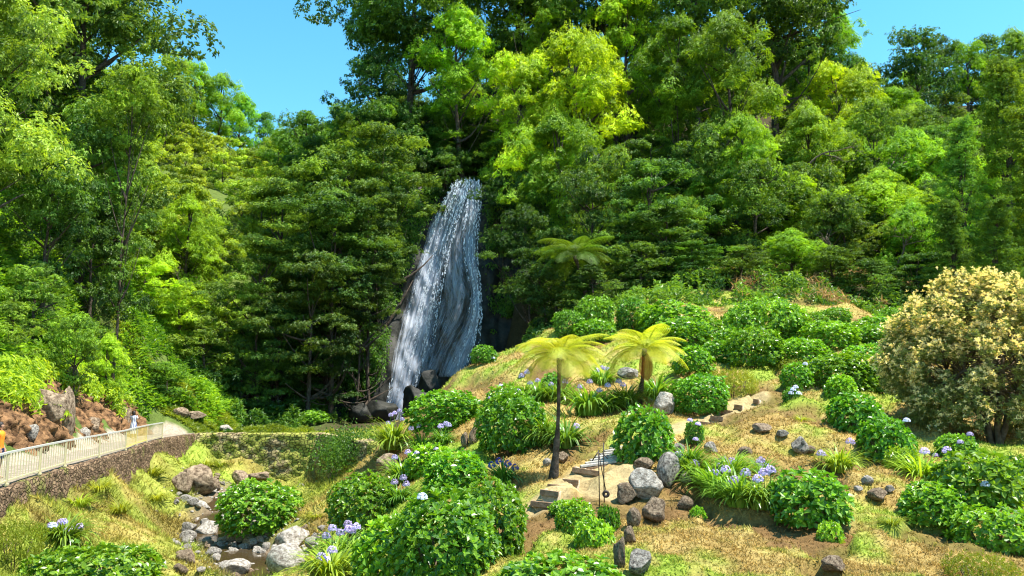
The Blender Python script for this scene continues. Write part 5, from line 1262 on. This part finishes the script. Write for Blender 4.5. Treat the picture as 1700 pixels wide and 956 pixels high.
for k in range(210):      # loose stones of the bed
    t = r.random() ** .9 * (len(STREAM) - 1); i_ = int(min(t, len(STREAM) - 2)); c = STREAM[i_] * (1 - t + i_) + STREAM[i_ + 1] * (t - i_); c = c[:2] + r.normal(size=2) * [1.25, .5]
    s = r.uniform(10, 24) * (.7 + .6 * r.random()); z = h1(c[0], c[1]); mt_ = ['rockpale', 'rockpale', 'rockpale', 'rock', 'rockbrown'][int(r.integers(5))]
    m = c[1] / F; px_, py_ = pxof(c[0], c[1], z); s = (.16 + .22 * r.random() ** 2) / m * 2
    rock(px_, py_, s, s * r.uniform(.5, .75), 'loose rounded stone lying in the stream bed', mt_, int(r.integers(9)), rot=(r.normal() * .2, r.normal() * .2, r.random() * 6), group='loose stones of the stream bed', name='stone', p=np.array([c[0], c[1], z]))
# pebbles: uncountable
mb = MB(); base = RK[7]; nvr = 12
def ico():
    ph = (1 + 5 ** .5) / 2; v = np.array([(-1, ph, 0), (1, ph, 0), (-1, -ph, 0), (1, -ph, 0), (0, -1, ph), (0, 1, ph), (0, -1, -ph), (0, 1, -ph), (ph, 0, -1), (ph, 0, 1), (-ph, 0, -1), (-ph, 0, 1)]) / 1.9
    f = np.array([(0, 11, 5), (0, 5, 1), (0, 1, 7), (0, 7, 10), (0, 10, 11), (1, 5, 9), (5, 11, 4), (11, 10, 2), (10, 7, 6), (7, 1, 8), (3, 9, 4), (3, 4, 2), (3, 2, 6), (3, 6, 8), (3, 8, 9), (4, 9, 5), (2, 4, 11), (6, 2, 10), (8, 6, 7), (9, 8, 1)]); return v, f
iv, if_ = ico(); n = 1500; t = r.random(n) * (len(STREAM) - 1.001); i_ = t.astype(int); c = STREAM[i_] * (1 - t + i_)[:, None] + STREAM[i_ + 1] * (t - i_)[:, None]
x = c[:, 0] + r.normal(size=n) * 1.1; y = c[:, 1] + r.normal(size=n) * .5; z = hgt(x, y); s = r.uniform(.04, .12, n)
V = (iv[None] * np.stack([s, s, s * .6], 1)[:, None, :] * r.uniform(.7, 1.2, (n, 12, 1)) + np.stack([x, y, z + .02], 1)[:, None]).reshape(-1, 3); Fc = (if_[None] + (np.arange(n) * 12)[:, None, None]).reshape(-1, 3)
o = obj('pebbles', mesh_np('pebbles', V, [Fc], M['rockpale'], smooth=True)); tag(o, 'small pale pebbles covering the stream bed', 'pebbles', kind='stuff')
# dark boulders at the foot of the falls
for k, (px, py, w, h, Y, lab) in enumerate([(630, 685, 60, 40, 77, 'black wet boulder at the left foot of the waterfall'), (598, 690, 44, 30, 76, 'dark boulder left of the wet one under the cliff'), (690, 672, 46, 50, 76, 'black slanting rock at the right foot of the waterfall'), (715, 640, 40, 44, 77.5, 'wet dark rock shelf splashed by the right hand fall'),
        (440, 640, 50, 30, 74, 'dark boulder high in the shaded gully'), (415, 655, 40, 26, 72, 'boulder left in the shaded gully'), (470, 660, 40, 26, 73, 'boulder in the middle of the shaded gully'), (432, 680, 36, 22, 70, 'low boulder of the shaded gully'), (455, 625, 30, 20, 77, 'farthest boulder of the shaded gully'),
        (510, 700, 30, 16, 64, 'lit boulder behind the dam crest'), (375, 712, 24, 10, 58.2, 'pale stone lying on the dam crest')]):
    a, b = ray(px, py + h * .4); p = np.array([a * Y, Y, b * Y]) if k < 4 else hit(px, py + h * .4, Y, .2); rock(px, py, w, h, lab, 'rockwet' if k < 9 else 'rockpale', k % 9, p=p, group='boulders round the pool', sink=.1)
# pale outcrops and pillars in the red bank
for k, (px, py, w, h, lab) in enumerate([(75, 672, 60, 60, 'grey brown rock face in the red earth bank behind the railing'), (108, 692, 28, 80, 'upright brown rock rib beside the pale face in the bank'), (118, 640, 30, 60, 'dark root covered rock column at the top of the bank'), (152, 706, 26, 26, 'round brown rock with a white edge low in the bank'),
        (140, 722, 18, 20, 'white stone low in the bank behind the railing'), (50, 720, 30, 30, 'small pale outcrop left in the bank'), (205, 690, 22, 40, 'rough rock rib behind the woman'), (300, 686, 30, 16, 'dark rock beside the end of the path'), (325, 690, 40, 14, 'flat brown ledge behind the dam crest')]):
    Yd = [36.2, 38.0, 40, 41.5, 40.2, 32.2, 51, 58, 60][k]; a, b = ray(px, py + h * .4); p = np.array([a * Yd, Yd, b * Yd])
    if k >= 7: p = hit(px, py + h * .4, Yd, .2)
    if k < 7:
        bx_, by_ = pxof(BANK[0], BANK[1], BANK[2]); dd_ = np.hypot(bx_ - px, by_ - py - h * .2); jj = np.unravel_index(np.argmin(dd_ + BANK[1] * .3), dd_.shape); yy = BANK[1][jj] + .12 * w * BANK[1][jj] / F; p = np.array([a * yy, yy, b * yy])
    rock(px, py, w, h, lab, ['rockbrown', 'rockbrown', 'rockbrown', 'rockbrown', 'rockpale', 'rock', 'rockbrown', 'rockbrown', 'rockbrown'][k], k % 6, p=p, group='rocks of the left bank', rot=(0, 0, k))

# ------------------------------------------------------------------ steps and plank bridge
M['step'] = simple_mat('step_tread', (.36, .28, .18), .95, .1, col2=(.52, .43, .30), nscale=7, bump=.5, bscale=20)
M['riser'] = simple_mat('old_step_wood', (.20, .12, .07), .9, .2, col2=(.36, .24, .15), nscale=9, bump=.6, bscale=25)
M['plank'] = simple_mat('weathered_plank', (.36, .33, .29), .85, .2, col2=(.55, .51, .45), nscale=8, bump=.5, bscale=20)
def steps(name, label, rows_, depth=.62, th=.12):
    b0 = None; t = None
    for (x0, y0, x1, y1, Y) in rows_:
        hy = min(hit(x0, y0, Y)[1], hit(x1, y1, Y)[1]) - .18; A = P(x0, y0, hy); B = P(x1, y1, hy - .12)
        if t is None: t = thing(name, label, 'steps', A); b0 = A
        a, b = A - b0, B - b0; d = norm((b - a) * [1, 1, 0]); n = np.array([-d[1], d[0], 0]); mb = MB()
        c0, c1 = a + n * depth / 2, b + n * depth / 2
        box_between(mb, a - [0, 0, th * .5], b - [0, 0, th * .5], .09, th); sp = obj('step', mb.mesh('step', M['riser']), t)
        mb = MB(); n_ = 12; V = []
        for i in range(n_):
            for j in range(5):
                p = a + (b - a) * i / (n_ - 1) + n * (.05 + depth * j / 4) + np.array([0, 0, -.035 + .02 * math.sin(i * 2.1 + j * 1.7)]); V.append(p)
        for i in range(n_):
            for j in range(5): V.append(V[i * 5 + j] - np.array([0, 0, .3]))
        o_ = n_ * 5; Fq = []
        for i in range(n_ - 1):
            for j in range(4): Fq.append((i * 5 + j, (i + 1) * 5 + j, (i + 1) * 5 + j + 1, i * 5 + j + 1))
            Fq.append((i * 5, o_ + i * 5, o_ + (i + 1) * 5, (i + 1) * 5)); Fq.append((i * 5 + 4, (i + 1) * 5 + 4, o_ + (i + 1) * 5 + 4, o_ + i * 5 + 4))
        for j in range(4): Fq.append((j, j + 1, o_ + j + 1, o_ + j)); e = (n_ - 1) * 5; Fq.append((e + j, o_ + e + j, o_ + e + j + 1, e + j + 1))
        mb.add(V, np.array(Fq)); obj('tread', mb.mesh('tread', M['step'], True), sp)
    return t
steps('steps', 'five earth steps with brown timber risers climbing beside the slender fern', [(881, 831, 922, 835, 19.3), (897, 812, 927, 816, 20.0), (909, 803, 943, 806, 20.5), (926, 794, 960, 797, 21.2), (950, 775, 994, 782, 22.3)])
steps('steps', 'small upper flight of earth steps winding up behind the round hydrangeas', [(1161, 699, 1182, 702, 26.2), (1179, 690, 1200, 692, 26.8), (1193, 679, 1217, 682, 27.5), (1219, 671, 1232, 673, 28.3), (1251, 662, 1259, 663, 29.2)], .5, .14)
PY = min(hit(960, 778, 22.4)[1], hit(1022, 770, 22.4)[1]) - .25; DY = PY - 22.6; t0_ = P(960, 772, PY); br = thing('plank_bridge', 'grey weathered plank landing at the top of the timber steps', 'footbridge', t0_)
for k in range(7):
    Y = 22.7 + DY + k * .28; A = P(964 + k * 8, 774 - k * 5, Y) - t0_; B = P(1022 + k * 5, 766 - k * 4.4, Y + .05) - t0_; mb = MB(); box_between(mb, A, B, .24, .05); obj('plank', mb.mesh('plank', M['plank']), br)
for (a, b) in [((964, 777, 22.6), (1022, 769, 22.6)), ((1000, 750, 25.0), (1050, 742, 25.0))]:
    mb = MB(); box_between(mb, P(a[0], a[1], a[2] + DY) - t0_ - [0, 0, .08], P(b[0], b[1], b[2] + DY) - t0_ - [0, 0, .08], .1, .13); obj('beam', mb.mesh('beam', M['riser']), br)
# iron frame
M['iron'] = simple_mat('black_iron', (.018, .014, .012), .6, .4, col2=(.05, .028, .02), nscale=12)
Y = 17.9; ib = hit(999, 850, 17.9); Y = ib[1]
fr = thing('iron_frame', 'thin black iron frame of two poles with a ring wheel beside the steps', 'iron frame', ib)
def L_(px, py, dy=0): return P(px, py, Y + dy) - ib
for nm, pts, rr in [('pole', [L_(993.5, 747), L_(994.5, 790), L_(995.5, 862)], .013), ('pole', [L_(1002, 735, .25), L_(1002.5, 790, .25), L_(1003.5, 850, .25)], .013), ('rod', [L_(993.5, 749), L_(999, 780, .1), L_(1006, 815, .1)], .010),
                    ('arm', [L_(993, 750), L_(983, 765)], .013), ('arm', [L_(1001, 753, .25), L_(1009, 761, .2)], .010), ('brace', [L_(993.5, 752), L_(1002, 752, .25)], .008)]:
    mb = MB(); tube(mb, pts, rr, 8); obj(nm, mb.mesh(nm, M['iron'], True), fr)
c = L_(1006, 820, .05); an = np.linspace(0, 2 * PI, 25); mb = MB(); R_ = .055
V = []
for a in an[:-1]:
    for (q, z) in ((R_ + .03, -.015), (R_ + .03, .015), (R_ - .03, .015), (R_ - .03, -.015)): V.append(c + [math.cos(a) * q, z, math.sin(a) * q])
i = np.arange(24)[:, None] * 4; j = np.arange(4)[None]; Fq = np.stack([i + j, i + (j + 1) % 4, (i + 4) % 96 + (j + 1) % 4, (i + 4) % 96 + j], -1).reshape(-1, 4)
mb.add(V, Fq); obj('ring_wheel', mb.mesh('ring_wheel', M['iron'], True), fr)

# low leafy plants round the frame, tufts on the bank
for k, (px, py, w, h, Y, lab, tn) in enumerate([(955, 880, 60, 58, 16.8, 'yellow green leafy weed left of the iron frame', (1.7,1.35,1)), (985, 905, 60, 50, 15.8, 'yellow green leafy weed below the iron frame', (1.6,1.3,1)), (940, 850, 50, 26, 18.2, 'low weed under the lowest step', (1.5,1.3,1)), (1158, 862, 24, 26, 17.6, 'small bright fern tuft in the grass right of the dark round stone', (1.5,1.4,1)),
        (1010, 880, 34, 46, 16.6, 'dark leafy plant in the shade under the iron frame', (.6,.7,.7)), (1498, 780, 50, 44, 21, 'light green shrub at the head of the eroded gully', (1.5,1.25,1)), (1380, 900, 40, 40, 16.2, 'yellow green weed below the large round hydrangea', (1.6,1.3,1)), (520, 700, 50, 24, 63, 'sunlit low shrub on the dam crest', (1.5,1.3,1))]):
    bush('hs', px, py, w, h, lab, 'small leafy plants among the grass', tn, Y, (), 'leafy_plant', 'plant')
for k, (px, py, w, Y, lab, tn) in enumerate([(340, 775, 40, 53.5, 'yellow green grass tuft on the ledge below the dam', (1,1,1)), (250, 790, 60, 43, 'long grass tuft at the wall foot', (1,1,1)), (165, 815, 60, 32, 'tall grass tuft below the retaining wall', (1,1,1)), (130, 840, 70, 29, 'broad grass tuft hanging down the left slope', (.9,1,1)), (200, 850, 60, 32, 'grass tuft in the middle of the left slope', (1,1,1)),
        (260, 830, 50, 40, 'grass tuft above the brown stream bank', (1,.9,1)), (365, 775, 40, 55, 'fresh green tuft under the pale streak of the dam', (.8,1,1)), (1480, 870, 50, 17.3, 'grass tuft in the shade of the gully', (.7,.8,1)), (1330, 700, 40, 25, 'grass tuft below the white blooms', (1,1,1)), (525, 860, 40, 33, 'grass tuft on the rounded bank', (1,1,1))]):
    p = hit(px, py, Y); s = w * p[1] / F / .8; t = thing('grass_tuft', lab, 'grass tuft', p - [0, 0, .03], random.random() * 6, 'grass tufts of the banks'); obj('blades', GRT[k % 2], t, scale=(s, s, s * .8), color=tn)
# ivy and moss cushions on the wing wall and dry vines on the far bank
def wall_plants(name, label, c, spread, n, L, Wd, mat, seed, tint=1.0):
    r = np.random.default_rng(seed); p = np.array(c) + r.normal(size=(n, 3)) * spread; N = norm(rdir(n, r) * .6 + [0, -1, .4]); D = np.cross(N, rdir(n, r)); D[:, 2] -= .4
    V, Fc = leaves4(p, D, N, L * r.uniform(.6, 1.3, n), Wd); o = obj(name, mesh_np(name, V, [Fc], mat, {'tint': np.repeat(r.random(n), 4)})); tag(o, label, 'creeper', kind='stuff'); return o
Wm = (DAM[3] + WING) / 2
wall_plants('creeper', 'mossy creeper hanging over the right wing of the dam', Wm + [.5, -.9, -.7], [.9, 1.6, .6], 5000, .16, .1, M['under'], 31)
def dry_bank():
    r = np.random.default_rng(41); n = 16000; px = r.uniform(1190, 1520, n); Y = r.uniform(55, 66, n); x = (px - 850) / F * Y; z = hgt(x, Y); k = n2(x, Y, .35, 3, 8.) > .56; x, Y, z = x[k], Y[k], z[k]; n = len(x)
    p = np.stack([x, Y, z + r.random(n) * .8], 1); D = norm(rdir(n, r) + [-.2, -.2, .2]); V, Fc = leaves4(p, D, rdir(n, r), .7 * r.uniform(.4, 1.3, n), .06)
    o = obj('dry_branches', mesh_np('dry_branches', V, [Fc], M['dry'], {'tint': np.repeat(r.random(n), 4)})); tag(o, 'tangle of dry straw coloured branches and fronds on the bank above the hydrangeas', 'dry branches', kind='stuff')
dry_bank()

# ------------------------------------------------------------------ grass
def grass(name, n, xr, yr, seed, Lm, label, left=False):
    r = np.random.default_rng(seed); y = np.exp(r.uniform(math.log(yr[0]), math.log(yr[1]), n)); x = y * r.uniform(xr[0], xr[1], n)
    g = garden_mask(x, y); cl = cover(x, y); bare = np.exp(-(np.minimum(segdist(x, y, PATHLINES[0]), segdist(x, y, LAND) - .3) / .5) ** 4) + np.exp(-(segdist(x, y, STREAM) / 1.25) ** 4)
    soil = cl[:, 1] < .17
    k = (g > .5) & (bare < .4) & (~soil | (r.random(n) < .25)); x, y, cl = x[k], y[k], cl[k]; n = len(x); z = hgt(x, y)
    D = norm(rdir(n, r) * .75 + [0, 0, .8]); N = rdir(n, r); L = Lm * r.uniform(.5, 1.4, n) * (.7 + y / 45) * np.where(x < -7.5, 1 + 2.2 * np.clip(n2(x, y, .6, 2, 44.) * 2 - .6, 0, 1), 1); w = .011 * (.6 + y / 22)
    Sd = norm(np.cross(D, N)); p = np.stack([x, y, z - .01], 1); V = np.stack([p - Sd * w[:, None], p + Sd * w[:, None], p + D * L[:, None] - [0, 0, .01]], 1).reshape(-1, 3)
    col = cl * r.uniform(.75, 1.45, n)[:, None]; hue = r.random(n)[:, None]; col = np.where(hue > .75, col * [1.15, 1.05, .8], col)
    return V, np.arange(n * 3).reshape(-1, 3), np.repeat(col, 3, 0)
def grass_mat():
    m, nt, N, Lk = newmat('grass_blades'); out = N.new('ShaderNodeOutputMaterial'); at = N.new('ShaderNodeAttribute'); at.attribute_name = 'cover'
    d = N.new('ShaderNodeBsdfDiffuse'); t = N.new('ShaderNodeBsdfTranslucent'); ms = N.new('ShaderNodeMixShader'); ms.inputs[0].default_value = .3
    Lk.new(at.outputs['Vector'], d.inputs[0]); Lk.new(at.outputs['Vector'], t.inputs[0]); Lk.new(d.outputs[0], ms.inputs[1]); Lk.new(t.outputs[0], ms.inputs[2]); Lk.new(ms.outputs[0], out.inputs[0]); return m
GM = grass_mat()
V, Fc, C_ = grass('grass', 480000, (-.72, .8), (10, 59.5), 61, .08, '')
o = obj('grass', mesh_np('grass', V, [Fc], GM, {'cover': C_})); tag(o, 'short dry and green grass covering the garden hill and stream banks', 'grass', kind='stuff')

# ------------------------------------------------------------------ people
M['skin'] = simple_mat('skin', (.42, .24, .16), .6, .3); M['hair'] = simple_mat('dark_hair', (.02, .013, .01), .6, .4)
M['orange'] = simple_mat('orange_cloth', (.85, .16, .02), .9, .1, col2=(.95, .30, .03), nscale=4); M['navy'] = simple_mat('navy_cloth', (.02, .025, .07), .9, .1)
def stripe_mat():
    m, nt, N, Lk = newmat('striped_dress'); out = N.new('ShaderNodeOutputMaterial'); pb = N.new('ShaderNodeBsdfPrincipled'); pb.inputs['Roughness'].default_value = .9
    tc = N.new('ShaderNodeTexCoord'); wv = N.new('ShaderNodeTexWave'); wv.inputs['Scale'].default_value = 3.2; wv.inputs['Distortion'].default_value = 1; rp = N.new('ShaderNodeValToRGB')
    rp.color_ramp.elements[0].color = (.10, .13, .28, 1); rp.color_ramp.elements[1].color = (.85, .87, .92, 1); rp.color_ramp.elements[0].position = .25; rp.color_ramp.elements[1].position = .45
    Lk.new(tc.outputs['Object'], wv.inputs[0]); Lk.new(wv.outputs['Fac'], rp.inputs[0]); Lk.new(rp.outputs[0], pb.inputs['Base Color']); Lk.new(pb.outputs[0], out.inputs[0]); return m
M['stripes'] = stripe_mat()
def person(loc, rz, label, Hh, arms, dress, legs_apart=.1):
    k = Hh / 1.72; t = thing('person', label, 'person', loc, rz)
    J = {}; vs = []; rd = []; ed = []
    def v(p, r_): vs.append((p[0] * k, p[1] * k, p[2] * k)); rd.append(r_ * k); return len(vs) - 1
    pel = v((0, 0, .95), .135); wa = v((0, 0, 1.12), .115); ch = v((0, .0, 1.32), .14); nb = v((0, 0, 1.46), .06); nk = v((0, 0, 1.52), .052); hd = v((0, -.015, 1.60), .085); ht = v((0, -.005, 1.68), .075)
    ed += [(pel, wa), (wa, ch), (ch, nb), (nb, nk), (nk, hd), (hd, ht)]
    ns = v((0, -.095, 1.60), .014); ed.append((hd, ns))
    for s in (-1, 1):
        ea = v((s * .085, .0, 1.60), .014); ed.append((hd, ea))
        hp = v((s * .09, 0, .88), .10); kn = v((s * (.09 + legs_apart * .4), -.02, .48), .062); an_ = v((s * (.09 + legs_apart * .6), .02, .09), .04); to = v((s * (.1 + legs_apart * .6), -.14, .035), .035)
        ed += [(pel, hp), (hp, kn), (kn, an_), (an_, to)]
        sh = v((s * .18, 0, 1.41), .062); el, wr = arms[0 if s < 0 else 1]; e_ = v(el, .042); w_ = v(wr, .028)
        d = norm(np.array(wr) - np.array(el)); pm = v(np.array(wr) + d * .07, .034); ed += [(ch, sh), (sh, e_), (e_, w_), (w_, pm)]
        q = norm(np.cross(d, [0.3, 1, 0.1]))
        for f in range(4):
            a = np.array(wr) + d * .10 + q * (f - 1.5) * .02; b = a + d * (.05 + .012 * (1 - abs(f - 1.4))) - np.array([0, .01, 0]); fa = v(a, .0095); fb = v(b, .008); ed += [(pm, fa), (fa, fb)]
        th = v(np.array(wr) + d * .06 + q * .055 - np.array([0, .02, 0]), .011); ed.append((w_, th))
    me = bpy.data.meshes.new('body'); me.from_pydata(vs, ed, [])
    bo = obj('body', me, t); bo.modifiers.new('Skin', 'SKIN').use_smooth_shade = True; sb = bo.modifiers.new('Sub', 'SUBSURF'); sb.levels = 2; sb.render_levels = 2
    for i_, r_ in enumerate(rd): me.skin_vertices[0].data[i_].radius = (r_, r_)
    me.skin_vertices[0].data[0].use_root = True; me.materials.append(M['skin'])
    def lathe(nm, prof, mat, dep=.72, wob=0.0, loc_=(0, 0, 0)):
        mb = MB(); V = []; n_ = 28
        for z, r_ in prof:
            for a in np.arange(n_) / n_ * 2 * PI: V.append(((math.cos(a) * r_ * (1 + wob * math.sin(a * 7) * (1.4 - z) * .6) + loc_[0]) * k, (math.sin(a) * r_ * dep + loc_[1]) * k, z * k))
        i = np.arange(len(prof) - 1)[:, None] * n_; j = np.arange(n_)[None]; mb.add(V, np.stack([i + j, i + (j + 1) % n_, i + n_ + (j + 1) % n_, i + n_ + j], -1).reshape(-1, 4)); return obj(nm, mb.mesh(nm, mat, True), t)
    def sleeve(s, mat):
        el = np.array(arms[0 if s < 0 else 1][0]); sh = np.array([s * .16, 0, 1.43]); mb = MB(); tube(mb, np.array([sh, sh + (el - sh) * .3, sh + (el - sh) * .65]) * k, np.array([.075, .075, .07]) * k, 12); obj('sleeve', mb.mesh('sleeve', mat, True), t)
    if dress:
        lathe('dress', [(.32, .27), (.5, .25), (.75, .225), (.95, .195), (1.1, .15), (1.25, .18), (1.38, .20), (1.46, .13), (1.49, .07)], M['stripes'], .75, .12)
        for s in (-1, 1): sleeve(s, M['stripes'])
        lathe('hair', [(1.42, .06), (1.5, .10), (1.6, .108), (1.68, .1), (1.735, .065), (1.755, .01)], M['hair'], .95, loc_=(0, .028, 0))
    else:
        lathe('shirt', [(.88, .19), (1.0, .18), (1.15, .175), (1.3, .20), (1.4, .205), (1.46, .14), (1.49, .07)], M['orange'], .68, .05)
        for s in (-1, 1): sleeve(s, M['orange'])
        lathe('shorts', [(.62, .20), (.75, .20), (.9, .185), (.95, .17)], M['navy'], .75)
        lathe('hair', [(1.58, .09), (1.63, .097), (1.69, .09), (1.735, .062), (1.755, .01)], M['hair'], 1.05, loc_=(0, .02, 0))
    return t
p = onz(222, 722, PZ + .04); p = np.array([*(P(222, 700, 50.5)[:2]), PZ + .04])
person(tuple(p), PI * .95, 'woman in a white and blue striped dress seen from behind on the path', 1.66, [((-.25, -.02, 1.17), (-.17, -.16, 1.28)), ((.25, -.02, 1.17), (.17, -.16, 1.28))], True)
p = np.array([*(P(2, 700, 26.3)[:2]), PZ + .04]); 
person(tuple(p), 1.9, 'person in an orange shirt and dark shorts at the left end of the railing', 1.78, [((-.24, .03, 1.15), (-.22, -.08, .9)), ((.24, .0, 1.15), (.22, -.1, .9))], False)
